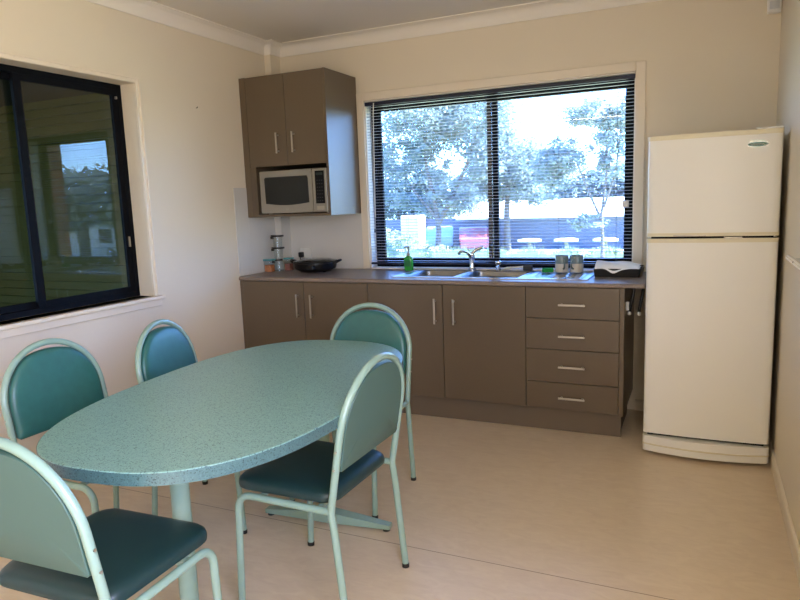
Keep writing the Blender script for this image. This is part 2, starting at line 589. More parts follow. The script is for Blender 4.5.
def yframe(bm, y0, y1, z0, z1, w, x0, x1, bev=0.0):
    box(bm, x0, x1, y0, y0 + w, z0, z1, bev); box(bm, x0, x1, y1 - w, y1, z0, z1, bev)
    box(bm, x0, x1, y0 + w, y1 - w, z0, z0 + w, bev); box(bm, x0, x1, y0 + w, y1 - w, z1 - w, z1, bev)


yframe(bm, LW[0], LW[1], LW[2], LW[3], 0.032, -0.165, -0.105, 0.002)
lmy = -2.045
yframe(bm, lmy - 0.035, LW[1] - 0.026, LW[2] + 0.024, LW[3] - 0.024, 0.040, -0.132, -0.108, 0.002)
yframe(bm, LW[0] + 0.026, lmy + 0.03, LW[2] + 0.024, LW[3] - 0.024, 0.040, -0.160, -0.135, 0.002)
win2 = struct('window_2', bm, M['frame'])
bm = B(); box(bm, -0.122, -0.118, lmy - 0.01, LW[1] - 0.05, LW[2] + 0.05, LW[3] - 0.05); finish('pane', bm, M['glass_side'], win2)
bm = B(); box(bm, -0.150, -0.146, LW[0] + 0.05, lmy, LW[2] + 0.05, LW[3] - 0.05); finish('pane', bm, M['glass_side'], win2)
bm = B(); box(bm, -0.107, -0.098, LW[1] - 0.052, LW[1] - 0.04, 1.18, 1.24, 0.002); box(bm, -0.107, -0.094, LW[1] - 0.052, LW[1] - 0.042, 2.03, 2.045, 0.001)
finish('window_latch', bm, M['steel_dk'], win2)

# ---- windows behind the camera
bm = B(); yframe(bm, RWN[0], RWN[1], RWN[2], RWN[3], 0.05, RW + 0.08, RW + 0.14)
w3 = struct('window_3', bm, M['frame'])

# ---- made-up batten housing over the added fill lamp
t_b = bpy.data.objects.new('ceiling_light', None); COL.objects.link(t_b); t_b.location = (1.3, -5.5, 2.577)
t_b['label'] = 'long ceiling light batten with white housing behind the camera'; t_b['category'] = 'light'
bm = B(); box(bm, -0.62, 0.62, -0.11, 0.11, -0.075, 0.0, 0.004); finish('housing', bm, M['white_pl'], t_b)

# ------------------------------------------------------------------ venetian blind
bl = thing('venetian_blind', 'dark venetian blind with thin open slats hanging in the window above the sink', 'blind', (1.68, 0.010, 2.10))
bx0, bx1 = WIN[0] + 0.004 - 1.68, WIN[1] - 0.004 - 1.68
bm = B(); box(bm, bx0, bx1, -0.014, 0.014, -0.026, -0.001, 0.002); finish('headrail', bm, M['blind_dk'], bl)
bm = B()
nz = int((2.062 - 0.955) / 0.0212)
for i in range(nz + 1):
    z = 2.062 - 0.0212 * i - 2.10
    q = []
    for j in range(5):
        yy = -0.0125 + 0.025 * j / 4
        q.append((yy, z + 0.0022 * (1 - ((j - 2) / 2) ** 2) + 0.0 * yy))
    t0 = [bm.verts.new((bx0 + 0.004, y, zz)) for y, zz in q]
    t1 = [bm.verts.new((bx1 - 0.004, y, zz)) for y, zz in q]
    t2 = [bm.verts.new((bx0 + 0.004, y, zz - 0.0004)) for y, zz in q]
    t3 = [bm.verts.new((bx1 - 0.004, y, zz - 0.0004)) for y, zz in q]
    for j in range(4):
        bm.faces.new((t0[j], t1[j], t1[j + 1], t0[j + 1]))
        bm.faces.new((t2[j], t2[j + 1], t3[j + 1], t3[j]))
    bm.faces.new((t0[0], t2[0], t3[0], t1[0])); bm.faces.new((t0[4], t1[4], t3[4], t2[4]))
finish('slats', bm, M['blind'], bl)
bm = B(); box(bm, bx0, bx1, -0.012, 0.012, 0.934 - 2.10, 0.948 - 2.10, 0.002); finish('bottom_rail', bm, M['blind_dk'], bl)
for cx in (-0.62, -0.02, 0.46, 0.82, -0.86):
    bm = B(); tube(bm, [(cx, -0.0135, -0.02), (cx, -0.0135, -1.155)], 0.0008, 5); tube(bm, [(cx, 0.0135, -0.02), (cx, 0.0135, -1.155)], 0.0008, 5)
    finish('ladder_cord', bm, M['cord'], bl)
bm = B(); tube(bm, [(-0.845, -0.022, -0.01), (-0.848, -0.030, -0.1), (-0.862, -0.032, -0.82)], 0.0035, 8); finish('tilt_wand', bm, M['white_pl'], bl)
bm = B(); tube(bm, [(-0.875, -0.020, -0.01), (-0.873, -0.026, -0.3), (-0.872, -0.026, -0.9)], 0.0015, 6); lathe(bm, [(0, 0.03), (0.004, 0.026), (0.006, 0), (0, -0.002)], (-0.872, -0.026, -0.93), 10)
finish('pull_cord', bm, M['cord'], bl)
bm = B(); box(bm, bx1 - 0.075, bx1 - 0.035, 0.0135, 0.03, -0.66, -0.615, 0.003); finish('latch_block', bm, M['steel_dk'], win1, loc=(1.68, 0.065, 2.10 - 0.14))
bpy.data.objects['latch_block'].name = 'window_latch'

# ------------------------------------------------------------------ base cabinets, drawers, worktop
FY = -0.58
ZT, ZB = 0.873, 0.15


def bar_handle(parent, x, z, length, vertical, y=FY - 0.018, name='handle'):
    bm = B()
    h = length / 2
    r = 0.005
    off = 0.028
    if vertical:
        box(bm, x - 0.006, x + 0.006, y - off - 0.006, y - off + 0.002, z - h, z + h, 0.002)
        for s in (-1, 1): box(bm, x - 0.005, x + 0.005, y - off, y, z + s * (h - 0.016) - 0.005, z + s * (h - 0.016) + 0.005, 0.001)
    else:
        box(bm, x - h, x + h, y - off - 0.006, y - off + 0.002, z - 0.006, z + 0.006, 0.002)
        for s in (-1, 1): box(bm, x + s * (h - 0.016) - 0.005, x + s * (h - 0.016) + 0.005, y - off, y, z - 0.005, z + 0.005, 0.001)
    return finish(name, bm, M['steel_dk'], parent)


def panel(parent, name, x0, x1, z0, z1, y=FY, t=0.018, m='cab'):
    bm = B(); box(bm, x0, x1, y - t, y, z0, z1, 0.0012, 1)
    return finish(name, bm, M[m], parent)


def base_unit(label, x0, x1, split, hx):
    t = thing('base_cabinet', label, 'cabinet', ((x0 + x1) / 2, FY, 0.0), 0)
    c = (x0 + x1) / 2
    bm = B(); box(bm, x0 - c, x1 - c, 0.001, 0.45, ZB, 0.8720); box(bm, x0 - c, x1 - c, 0.057, 0.44, 0.0, ZB)
    finish('carcass', bm, M['carcass'], t)
    for (a, b, h) in ((x0, split, hx[0]), (split, x1, hx[1])):
        d = panel(t, 'door', a - c + 0.002, b - c - 0.002, ZB, ZT - 0.004, y=0)
        bar_handle(d, h - c, 0.708, 0.160, True, y=-0.018)
    return t


base_unit('taupe two-door base cabinet nearest the left wall, behind the table', 0.03, 1.030, 0.537, (0.494, 0.604))
base_unit('taupe two-door base cabinet directly under the double-bowl sink', 1.030, 2.067, 1.548, (1.501, 1.625))
t = thing('drawer_cabinet', 'taupe base cabinet of four stacked drawers beside the fridge gap', 'cabinet', (2.33, FY, 0.0))
bm = B(); box(bm, 2.067 - 2.33, 2.600 - 2.33, 0.001, 0.56, ZB, 0.872); box(bm, 2.067 - 2.33, 2.590 - 2.33, 0.057, 0.5, 0.0, ZB); finish('carcass', bm, M['carcass'], t)
bm = B(); box(bm, 2.594 - 2.33, 2.618 - 2.33, -0.018, 0.56, 0.14, 0.872, 0.001); finish('end_panel', bm, M['cab'], t)
zs = [(ZT - 0.004, 0.691), (0.687, 0.508), (0.504, 0.312), (0.308, 0.15)]
for (a, b) in zs:
    d = panel(t, 'drawer', 2.069 - 2.33, 2.592 - 2.33, b, a, y=0)
for d, hz in zip([o for o in bpy.data.objects if o.name.startswith('drawer') and o.parent == t and 'cabinet' not in o.name], (0.767, 0.584, 0.403, 0.218)):
    bar_handle(d, 2.336 - 2.33, hz + 0.006, 0.150, False, y=-0.018)
bm = B(); box(bm, 0.03, 2.602, FY + 0.040, FY + 0.055, 0.0, 0.146, 0.001, 1)
tag(finish('kickboard', bm, M['kick']), 'long taupe kickboard running along the floor under the base cabinets', 'kickboard')
bm = B(); box(bm, 0.001, 0.0292, FY - 0.010, -0.125, 0.0, 0.872)
tag(finish('filler_panel', bm, M['cab']), 'narrow taupe filler strip between left wall and base cabinets', 'panel')

# worktop with the sink cut-out
SX0, SX1, SY0, SY1 = 1.16, 2.400, -0.495, -0.035
bm = B()
z0, z1 = 0.8725, 0.900
box(bm, 0.001, SX0 + 0.012, -0.583, -0.018, z0, z1); box(bm, SX1 - 0.012, 2.722, -0.583, -0.018, z0, z1)
box(bm, SX0 + 0.012, SX1 - 0.012, -0.583, SY0 + 0.012, z0, z1); box(bm, SX0 + 0.012, SX1 - 0.012, SY1 - 0.012, -0.018, z0, z1)
box(bm, 0.056, 2.722, -0.018, -0.001, z0, z1)
# rolled front edge
pr = [(-0.583, z1), (-0.594, z1 - 0.002), (-0.600, z1 - 0.008), (-0.6005, z0 + 0.006), (-0.597, z0 + 0.001), (-0.583, z0)]
for xa, xb in ((0.001, 2.722),):
    A = [bm.verts.new((xa, y, z)) for y, z in pr]; C = [bm.verts.new((xb, y, z)) for y, z in pr]
    for i in range(len(pr) - 1): bm.faces.new((A[i], A[i + 1], C[i + 1], C[i]))
    bm.faces.new(A); bm.faces.new(C[::-1])
tag(finish('worktop', bm, M['worktop'], smooth=False), 'long grey-brown laminate worktop running along the back wall from corner to fridge', 'worktop')

# splash panels
bm = B()
box(bm, 0.0005, 0.006, -0.592, -0.449, 0.9005, 1.524, 0.001, 1)
box(bm, 0.0005, 0.006, -0.449, -0.1285, 0.9005, 1.311)
box(bm, 0.0005, 0.0615, -0.1285, -0.1225, 0.9005, 1.311)
box(bm, 0.0555, 0.0615, -0.1225, -0.0005, 0.9005, 1.311)
box(bm, 0.0615, 0.697, -0.006, -0.0005, 0.9005, 1.311)
tag(finish('splashback', bm, M['white_panel']), 'white splashback panels in the corner above the worktop, under the wall cabinet', 'splashback')

# ------------------------------------------------------------------ sink
t = thing('kitchen_sink', 'stainless steel double-bowl sink with ridged drainer set into the worktop', 'sink', (SX0, SY0, 0.9005))
sw, sd = SX1 - SX0, SY1 - SY0
b1 = (0.060, 0.405, 0.045, 0.422); b2 = (0.440, 0.822, 0.045, 0.422); dr = (0.875, 1.210, 0.045, 0.42)


def slab_with_holes(bm, x0, x1, y0, y1, holes, z0, z1):
    xs = sorted({x0, x1, *[h[0] for h in holes], *[h[1] for h in holes]})
    ys = sorted({y0, y1, *[h[2] for h in holes], *[h[3] for h in holes]})
    for i in range(len(xs) - 1):
        for j in range(len(ys) - 1):
            cx, cy = (xs[i] + xs[i + 1]) / 2, (ys[j] + ys[j + 1]) / 2
            if any(h[0] < cx < h[1] and h[2] < cy < h[3] for h in holes): continue
            for zz in (z0, z1):
                bm.faces.new([bm.verts.new(v) for v in ((xs[i], ys[j], zz), (xs[i + 1], ys[j], zz), (xs[i + 1], ys[j + 1], zz), (xs[i], ys[j + 1], zz))])


bm = B(); slab_with_holes(bm, 0, sw, 0, sd, [b1, b2, dr], 0.0, 0.0035)
for (x0, x1, y0, y1) in ((0, sw, -0.002, 0.001), (0, sw, sd - 0.001, sd + 0.002), (-0.002, 0.001, 0, sd), (sw - 0.001, sw + 0.002, 0, sd)):
    box(bm, x0, x1, y0, y1, 0.0, 0.005)
finish('rim', bm, M['steel'], t)
for b in (b1, b2):
    bm = B()
    n = 5
    prof_z = [(0.0, 0.0035), (0.006, -0.004), (0.010, -0.12), (0.022, -0.145), (0.05, -0.152)]
    loops = []
    for ins, z in prof_z:
        o = rounded_rect(b[0] + ins, b[1] - ins, b[2] + ins, b[3] - ins, max(0.012, 0.045 - ins * 0.3) if ins > 0.003 else 0.006, n)
        loops.append([bm.verts.new((x, y, z)) for x, y in o])
    for a, c in zip(loops, loops[1:]):
        for k in range(len(a)): bm.faces.new((a[k], a[(k + 1) % len(a)], c[(k + 1) % len(a)], c[k]))
    bm.faces.new(loops[-1])
    # corner fillers between square rim hole and rounded bowl
    bo = finish('bowl', bm, M['bowl'], t, smooth=True)
    bm = B(); lathe(bm, [(0, 0.002), (0.03, 0.002), (0.034, 0), (0.036, -0.002)], ((b[0] + b[1]) / 2, (b[2] + b[3]) / 2, -0.152), 20); finish('waste', bm, M['steel_dk'], bo)
bm = B()
N = 60
row0 = row1 = None
for i in range(N + 1):
    x = dr[0] + (dr[1] - dr[0]) * i / N
    z = -0.003 + 0.0028 * math.cos(2 * PI * i / 6) if 0 < i < N else 0.0035
    a = bm.verts.new((x, dr[2], 0.0035)); a1 = bm.verts.new((x, dr[2] + 0.008, z)); b_ = bm.verts.new((x, dr[3] - 0.008, z)); b0 = bm.verts.new((x, dr[3], 0.0035))
    if row0:
        for k in range(3): bm.faces.new((row0[k], [a, a1, b_, b0][k], [a, a1, b_, b0][k + 1], row0[k + 1]))
    row0 = [a, a1, b_, b0]
finish('drainer', bm, M['steel'], t, smooth=True)

# mixer tap
t = thing('mixer_tap', 'tall chrome mixer tap with raised lever between the two sink bowls', 'tap', (1.562, -0.052, 0.904))
bm = B(); lathe(bm, [(0, 0), (0.027, 0), (0.027, 0.006), (0.021, 0.012), (0.019, 0.02), (0.019, 0.085), (0.021, 0.095), (0.020, 0.112), (0.012, 0.120), (0, 0.122)], n=24); finish('body', bm, M['chrome'], t, smooth=True)
bm = B(); tube(bm, [(0, 0, 0.07), (-0.008, -0.02, 0.105), (-0.018, -0.05, 0.128), (-0.032, -0.085, 0.138), (-0.044, -0.115, 0.136), (-0.050, -0.125, 0.122)], [0.013, 0.012, 0.011, 0.010, 0.010, 0.011], 14); finish('spout', bm, M['chrome'], t, smooth=True)
bm = B(); tube(bm, [(0.0, 0, 0.112), (0.025, 0.006, 0.135), (0.052, 0.008, 0.148), (0.078, 0.010, 0.156)], [0.012, 0.010, 0.009, 0.011], 12); finish('lever', bm, M['chrome'], t, smooth=True)
# small filter tap
t = thing('filter_tap', 'small chrome tap with a round knob at the back of the right sink bowl', 'tap', (1.748, -0.050, 0.904))
bm = B(); lathe(bm, [(0, 0), (0.02, 0), (0.02, 0.005), (0.011, 0.010), (0.011, 0.04), (0, 0.042)], n=20); finish('body', bm, M['chrome'], t, smooth=True)
bm = B(); lathe(bm, [(0, 0.036), (0.016, 0.038), (0.022, 0.048), (0.020, 0.060), (0.008, 0.066), (0, 0.066)], n=20); finish('knob', bm, M['chrome'], t, smooth=True)
bm = B(); tube(bm, [(0, 0, 0.025), (0.006, -0.03, 0.034), (0.008, -0.06, 0.032), (0.008, -0.068, 0.02)], 0.007, 10); finish('spout', bm, M['chrome'], t, smooth=True)

# ------------------------------------------------------------------ items on the worktop
t = thing('soap_dispenser', 'bottle of bright green liquid soap with pump, left of the sink', 'soap', (1.100, -0.085, 0.9005))
bm = B()
prof_o = lambda s: rounded_rect(-0.033 * s, 0.033 * s, -0.02 * s, 0.02 * s, 0.016 * s, 5)
loops = []
for s, z in ((0.92, 0), (1, 0.006), (1.0, 0.080), (0.95, 0.092), (0.5, 0.100), (0.42, 0.104)):
    loops.append([bm.verts.new((x, y, z)) for x, y in prof_o(s)])
for a, c in zip(loops, loops[1:]):
    for k in range(len(a)): bm.faces.new((a[k], a[(k + 1) % len(a)], c[(k + 1) % len(a)], c[k]))
bm.faces.new(loops[0][::-1]); bm.faces.new(loops[-1])
finish('bottle', bm, M['soap'], t, smooth=True)
bm = B(); lathe(bm, [(0, 0.103), (0.014, 0.103), (0.014, 0.122), (0.006, 0.126), (0.005, 0.158), (0.011, 0.161), (0.011, 0.172), (0, 0.174)], n=16)
tube(bm, [(0, 0, 0.167), (-0.018, -0.008, 0.168), (-0.028, -0.012, 0.160)], 0.0045, 8); finish('pump', bm, mat('grey_pump', (150, 158, 160), 0.3), t, smooth=True)
bm = B(); box(bm, -0.024, 0.024, -0.0212, -0.0202, 0.03, 0.075, 0.0004, 1); finish('bottle_label', bm, mat('soap_label', (34, 120, 70), 0.4), t)


def mug(x, y, rz, label):
    t = thing('mug', label, 'mug', (x, y, 0.9045), rz, 'mugs on the drainer')
    bm = B()
    lathe(bm, [(0, 0.0), (0.034, 0.0), (0.040, 0.004), (0.0415, 0.02), (0.0415, 0.058)], n=32)
    lathe(bm, [(0.0415, 0.058), (0.042, 0.058), (0.042, 0.058)], n=32)
    finish('lower_body', bm, M['mug'], t, smooth=True)
    bm = B()
    lathe(bm, [(0.0415, 0.058), (0.042, 0.104), (0.0405, 0.107), (0.038, 0.104), (0.037, 0.008), (0, 0.008)], n=32)
    finish('upper_band', bm, M['mug_b'], t, smooth=True)
    bm = B()
    tube(bm, [(0.040, 0, 0.090)] + [(0.040 + 0.030 * math.sin(a), 0, 0.058 + 0.032 * math.cos(a)) for a in [PI * i / 8 for i in range(1, 8)]] + [(0.040, 0, 0.026)], 0.0055, 10)
    finish('handle', bm, M['mug_b'], t, smooth=True)
    return t


mug(2.188, -0.135, math.radians(-65), 'left of the two white mugs with grey-blue upper bands on the drainer')
mug(2.279, -0.125, math.radians(-110), 'right of the two white mugs with grey-blue upper bands, nearer the black tray')

bm = B(); box(bm, -0.035, 0.035, -0.022, 0.022, 0, 0.028, 0.006)
o = finish('dish_sponge', bm, M['sponge'], loc=(2.100, -0.14, 0.9045)); o.rotation_euler = (0, 0, 0.3)
tag(o, 'bright green dish sponge on the drainer, left of the mugs', 'sponge')
t = thing('dish_brush', 'dark-headed dish brush lying at the back edge of the right sink bowl', 'brush', (1.948, -0.054, 0.9045), 0.0)
bm = B(); box(bm, -0.028, 0.032, -0.018, 0.018, 0.0, 0.038, 0.006); finish('head', bm, mat('grey_bristles', (58, 58, 60), 0.8), t)
bm = B(); tube(bm, [(-0.028, 0, 0.024), (-0.08, 0, 0.020), (-0.14, 0.005, 0.016), (-0.17, 0.006, 0.010)], [0.008, 0.006, 0.008, 0.006], 10); finish('handle', bm, M['white_pl'], t, smooth=True)

# tray of paper
t = thing('black_tray', 'black plastic tray holding white paper on the worktop beside the fridge', 'tray', (2.545, -0.215, 0.9005), -0.02)
bm = B()
ob = rounded_rect(-0.135, 0.135, -0.115, 0.115, 0.015); ib = rounded_rect(-0.129, 0.129, -0.109, 0.109, 0.012)
A = [bm.verts.new((x * 0.95, y * 0.95, 0)) for x, y in ob]; Bv = [bm.verts.new((x, y, 0.05)) for x, y in ob]; Cv = [bm.verts.new((x, y, 0.05)) for x, y in ib]; Dv = [bm.verts.new((x * 0.95, y * 0.95, 0.005)) for x, y in ib]
n = len(A)
for a, b in ((A, Bv), (Bv, Cv), (Cv, Dv)):
    for k in range(n): bm.faces.new((a[k], a[(k + 1) % n], b[(k + 1) % n], b[k]))
bm.faces.new(A[::-1]); bm.faces.new(Dv)
finish('tray_body', bm, M['black'], t)
bm = B()
nx, ny = 22, 18
rnd = random.Random(4)


def paper_z(u, v):
    z = 0.058 + 0.030 * math.sin(PI * min(1, v * 1.15)) * (0.6 + 0.4 * math.cos(2.2 * (u - 0.2))) + 0.004 * math.sin(9 * u + 4 * v)
    if v < 0.1: z -= (0.1 - v) * (0.10 + 0.22 * math.exp(-((u - 0.42) / 0.13) ** 2))
    return z


for th in (0.0, -0.014):
    g = [[bm.verts.new((-0.124 + 0.25 * i / nx, (-0.122 if th == 0 else -0.105) + (0.230 if th == 0 else 0.205) * j / ny, paper_z(i / nx, j / ny) + th)) for j in range(ny + 1)] for i in range(nx + 1)]
    for i in range(nx):
        for j in range(ny): bm.faces.new((g[i][j], g[i + 1][j], g[i + 1][j + 1], g[i][j + 1]))
o = finish('paper_pile', bm, M['paper'], smooth=True, loc=(2.545, -0.215, 0.9005)); o.rotation_euler = (0, 0, -0.02)
tag(o, 'loose white paper sheets heaped over the top of the black tray', 'paper')


def tub(name, label, cat, x, y, z, r, h, lid, content=None, group=None, sq=True, lid_h=0.010, lid_r=1.06, fill=0.6, z_in=0.003):
    t = thing(name, label, cat, (x, y, z), 0, group)
    bm = B()
    o0 = rounded_rect(-r * 0.86, r * 0.86, -r * 0.86, r * 0.86, r * (0.3 if sq else 0.84)); o1 = rounded_rect(-r, r, -r, r, r * (0.32 if sq else 0.98))
    a = [bm.verts.new((x_, y_, 0)) for x_, y_ in o0]; b = [bm.verts.new((x_, y_, h)) for x_, y_ in o1]
    for k in range(len(a)): bm.faces.new((a[k], a[(k + 1) % len(a)], b[(k + 1) % len(a)], b[k]))
    bm.faces.new(a[::-1])
    finish('body', bm, M['clear'], t, smooth=True)
    bm = B(); prism(bm, rounded_rect(-r * lid_r, r * lid_r, -r * lid_r, r * lid_r, r * (0.34 if sq else 1.0)), h, h + lid_h); finish('lid', bm, lid, t)
    if content:
        bm = B(); s = 0.82; prism(bm, [(x_ * s / 0.86, y_ * s / 0.86) for x_, y_ in o0], z_in, h * fill); finish('contents', bm, content, t)
    return t


tub('food_container', 'clear plastic container of orange snacks with teal lid nearest the left wall', 'container', 0.045, -0.285, 0.9005, 0.035, 0.086, M['teal_lid'], M['orange'])
tub('food_container', 'clear container with teal lid and reddish contents behind the frying pan handle', 'container', 0.150, -0.185, 0.9005, 0.030, 0.088, M['teal_lid'], M['red_c'])
stk = ['bottom', 'middle', 'top']
for k in range(3):
    t = tub('storage_jar', ['clear storage jar at the bottom of the stack in the worktop corner', 'clear storage jar in the middle of the stack in the worktop corner', 'clear storage jar topmost of the stack in the worktop corner'][k], 'jar',
            0.074, -0.205, 0.9005 + k * 0.0905, 0.036, 0.077, M['black'], group='black-lidded jars stacked in the corner', sq=False, lid_h=0.013, lid_r=[0.9, 1.26, 1.24][k])
    bm = B(); box(bm, -0.03, -0.012, -0.036 - 0.012, -0.030, 0.062, 0.080, 0.002); finish('clip', bm, M['black'], t)

t = thing('electric_frying_pan', 'black electric frying pan with domed glass lid on the worktop corner', 'frying pan', (0.405, -0.215, 0.9005), 0.1)
bm = B()
lathe(bm, [(0, 0.012), (0.10, 0.012), (0.105, 0.004), (0.11, 0.004), (0.130, 0.014), (0.148, 0.022), (0.155, 0.036), (0.158, 0.064), (0.166, 0.066), (0.166, 0.071), (0.154, 0.071), (0.150, 0.046), (0.14, 0.028), (0, 0.026)], n=40)
for a in (0.5, 2.6, 3.7, 5.8): lathe(bm, [(0, 0), (0.012, 0), (0.012, 0.02), (0, 0.02)], (0.10 * math.cos(a), 0.10 * math.sin(a), 0), 12)
finish('pan_body', bm, M['black'], t, smooth=True)
bm = B(); lathe(bm, [(0.156, 0.074), (0.148, 0.082), (0.115, 0.092), (0.06, 0.098), (0, 0.100)], n=40); lo = finish('lid', bm, M['clear'], t, smooth=True)
bm = B(); tube(bm, [(0.158 * math.cos(a), 0.158 * math.sin(a), 0.076) for a in [2 * PI * i / 40 for i in range(40)]], 0.005, 8, closed=True); finish('lid_rim', bm, M['black'], lo, smooth=True)
for s in (-1, 1):
    bm = B(); tube(bm, [(s * 0.156, -0.035, 0.066), (s * 0.185, -0.030, 0.078), (s * 0.205, 0, 0.084), (s * 0.185, 0.030, 0.078), (s * 0.156, 0.035, 0.066)], 0.009, 10); finish('handle', bm, M['black'], t, smooth=True)
bm = B(); box(bm, 0.02, 0.07, -0.190, -0.140, 0.030, 0.058, 0.006); finish('control_probe', bm, M['black'], t)

# outlet and plug
t = thing('power_outlet', 'white power outlet on the splashback behind the frying pan', 'outlet', (0.195, -0.0065, 1.02))
bm = B(); box(bm, -0.048, 0.048, -0.010, 0, -0.038, 0.038, 0.003); finish('plate', bm, M['white_pl'], t)
for s in (-1, 1):
    bm = B(); box(bm, s * 0.02 - 0.006, s * 0.02 + 0.006, -0.014, -0.0095, 0.016, 0.028, 0.001); finish('switch', bm, M['white_pl'], t)
t = thing('power_plug', 'black plug pushed into the outlet behind the frying pan', 'plug', (0.166, -0.0168, 1.008))
bm = B(); box(bm, -0.018, 0.018, -0.034, 0, -0.02, 0.02, 0.007); finish('plug_body', bm, M['black'], t)
bm = B(); tube(bm, [(0, -0.03, -0.012), (0.01, -0.05, -0.04), (0.03, -0.055, -0.08), (0.06, -0.05, -0.103)], 0.0035, 8); finish('cable', bm, M['black'], t, smooth=True)

# ------------------------------------------------------------------ wall cabinet + microwave
CX1, CD, CT, CB = 0.697, 0.446, 2.281, 1.312
t = thing('wall_cabinet', 'tall taupe wall cabinet with two doors and an open microwave shelf', 'cabinet', (0.0, 0.0, CB))
bm = B()
yb = -0.001
H = CT - CB
fy = -CD
box(bm, 0.001, 0.100, fy, -0.123, 0.0, 0.352)        # filler and left cheek beside the microwave
box(bm, 0.001, 0.048, fy, -0.123, 0.352, H)
box(bm, 0.048, CX1 - 0.018, fy + 0.018, -0.123, 0.352, 0.372)      # shelf over microwave
box(bm, 0.100, CX1 - 0.018, fy, -0.007, 0.0, 0.018)  # bottom
box(bm, 0.062, CX1 - 0.018, -0.123, -0.007, 0.352, H)
box(bm, 0.062, 0.100, -0.123, -0.007, 0.0, 0.352)
box(bm, 0.048, CX1 - 0.018, fy + 0.020, -0.123, 0.372, H)
box(bm, 0.1, CX1 - 0.018, -0.020, -0.007, 0.018, 0.352)
finish('carcass', bm, M['carcass'], t)
bm = B(); box(bm, CX1 - 0.018, CX1, fy, -0.007, 0.0, H, 0.001, 1); finish('side_panel', bm, M['cab'], t)
bm = B(); box(bm, 0.001, 0.050, fy - 0.001, fy, 0.0, H); finish('filler_strip', bm, M['cab'], t)
sp = 0.372
for (a, b, h) in ((0.052, sp - 0.0015, 0.304), (sp + 0.0015, CX1 - 0.019, 0.434)):
    d = panel(t, 'door', a, b, 0.352, H - 0.002, y=fy + 0.018)
    bar_handle(d, h, 0.506, 0.140, True, y=fy)

t = thing('microwave_oven', 'silver microwave with dark door window inside the wall cabinet niche', 'microwave', (0.408, -0.439, CB + 0.0185))
mw, mh = 0.272, 0.302
bm = B(); box(bm, -mw, mw, 0.0, 0.36, 0.006, mh, 0.004); 
for sx in (-1, 1):
    for yy in (0.04, 0.32): lathe(bm, [(0, 0), (0.012, 0), (0.012, 0.008), (0, 0.008)], (sx * 0.24, yy, 0), 10)
finish('casing', bm, M['ms_body'], t)
bm = B()
# door with a window whose top is straight and whose bottom edge bows down
fo = rounded_rect(-mw, 0.160, 0.008, mh - 0.002, 0.01, 4)
prism_b = B(); prism(prism_b, fo, 0, 0.022); prism_b.transform(Matrix(((1, 0, 0, 0), (0, 0, -1, 0), (0, 1, 0, 0), (0, 0, 0, 1)))); merge(bm, prism_b)
dr_ = finish('door', bm, M['ms_body'], t)
bm = B()
wo_ = [(-0.230 + 0.360 * i / 12, 0.075 - 0.014 * math.sin(PI * i / 12)) for i in range(13)] + [(0.127, 0.24), (0.120, 0.258), (-0.222, 0.258), (-0.233, 0.248)]
pb = B(); prism(pb, wo_, 0.0215, 0.0235); pb.transform(Matrix(((1, 0, 0, 0), (0, 0, -1, 0), (0, 1, 0, 0), (0, 0, 0, 1)))); merge(bm, pb)
finish('door_window', bm, M['ms_screen'], dr_)
bm = B(); tube(bm, [(-0.052 + 0.012 * math.cos(a), -0.0225, 0.036 + 0.006 * math.sin(a)) for a in [2 * PI * i / 16 for i in range(16)]], 0.001, 6, closed=True); finish('badge', bm, M['steel_dk'], dr_)
bm = B(); box(bm, 0.162, mw, -0.022, 0.0, 0.008, mh - 0.002, 0.003); cp = finish('control_panel', bm, M['ms_body'], t)
bm = B(); box(bm, 0.184, 0.256, -0.0235, -0.0215, 0.065, 0.284, 0.001, 1); kp = finish('keypad', bm, mat('matt_black_keypad', (12, 12, 16), 0.55, spec=0.2), cp)
bm = B(); box(bm, 0.193, 0.245, -0.0242, -0.0232, 0.255, 0.272); finish('display', bm, M['lcd'], kp)
bm = B()
for i in range(3):
    for j in range(7):
        box(bm, 0.197 + i * 0.018, 0.206 + i * 0.018, -0.0241, -0.0233, 0.079 + j * 0.023, 0.085 + j * 0.023)
finish('buttons', bm, mat('grey_key_print', (44, 46, 50), 0.5), kp)
bm = B(); box(bm, 0.19, 0.248, -0.0235, -0.0215, 0.022, 0.048, 0.002); finish('open_button', bm, M['steel_dk'], cp)

# ------------------------------------------------------------------ refrigerator
FX0, FX1, FYF = 2.737, 3.327, -0.76
fc = (FX0 + FX1) / 2
hw = (FX1 - FX0) / 2
t = thing('refrigerator', 'tall off-white two-door fridge with freezer on top in the right corner', 'fridge', (fc, FYF, 0.0))
bm = B(); box(bm, -hw + 0.004, hw - 0.004, 0.065, 0.68, 0.03, 1.650, 0.004); finish('cabinet_body', bm, M['fridge'], t)


def bowed(bm, x0, x1, z0, z1, y, depth, bow, n=16, rnd_=0.012):
    """door slab whose front face bows forward across its width, edges rounded"""
    def yy(x):
        u = (x - (x0 + x1) / 2) / ((x1 - x0) / 2)
        return y - bow * (1 - u * u) + (rnd_ * max(0, (abs(u) - 0.965) / 0.035) ** 2)
    fr = [x0 + (x1 - x0) * i / n for i in range(n + 1)]
    fr = [x0, x0 + 0.004, x0 + 0.010] + fr[1:-1] + [x1 - 0.010, x1 - 0.004, x1]
    loop = [(x, yy(x)) for x in fr] + [(x1, y + depth), (x0, y + depth)]
    prism(bm, loop, z0, z1)


def fdoor(name, z0, z1, trims):
    bm = B(); bowed(bm, -hw, hw, z0, z1, 0.012, 0.045, 0.012); d = finish(name, bm, M['fridge'], t, smooth=True)
    for a, b in trims:
        bm = B(); bowed(bm, -hw - 0.001, hw + 0.001, a, b, 0.008, 0.050, 0.013); finish('door_trim', bm, M['fridge_trim'], d, smooth=True)
    return d


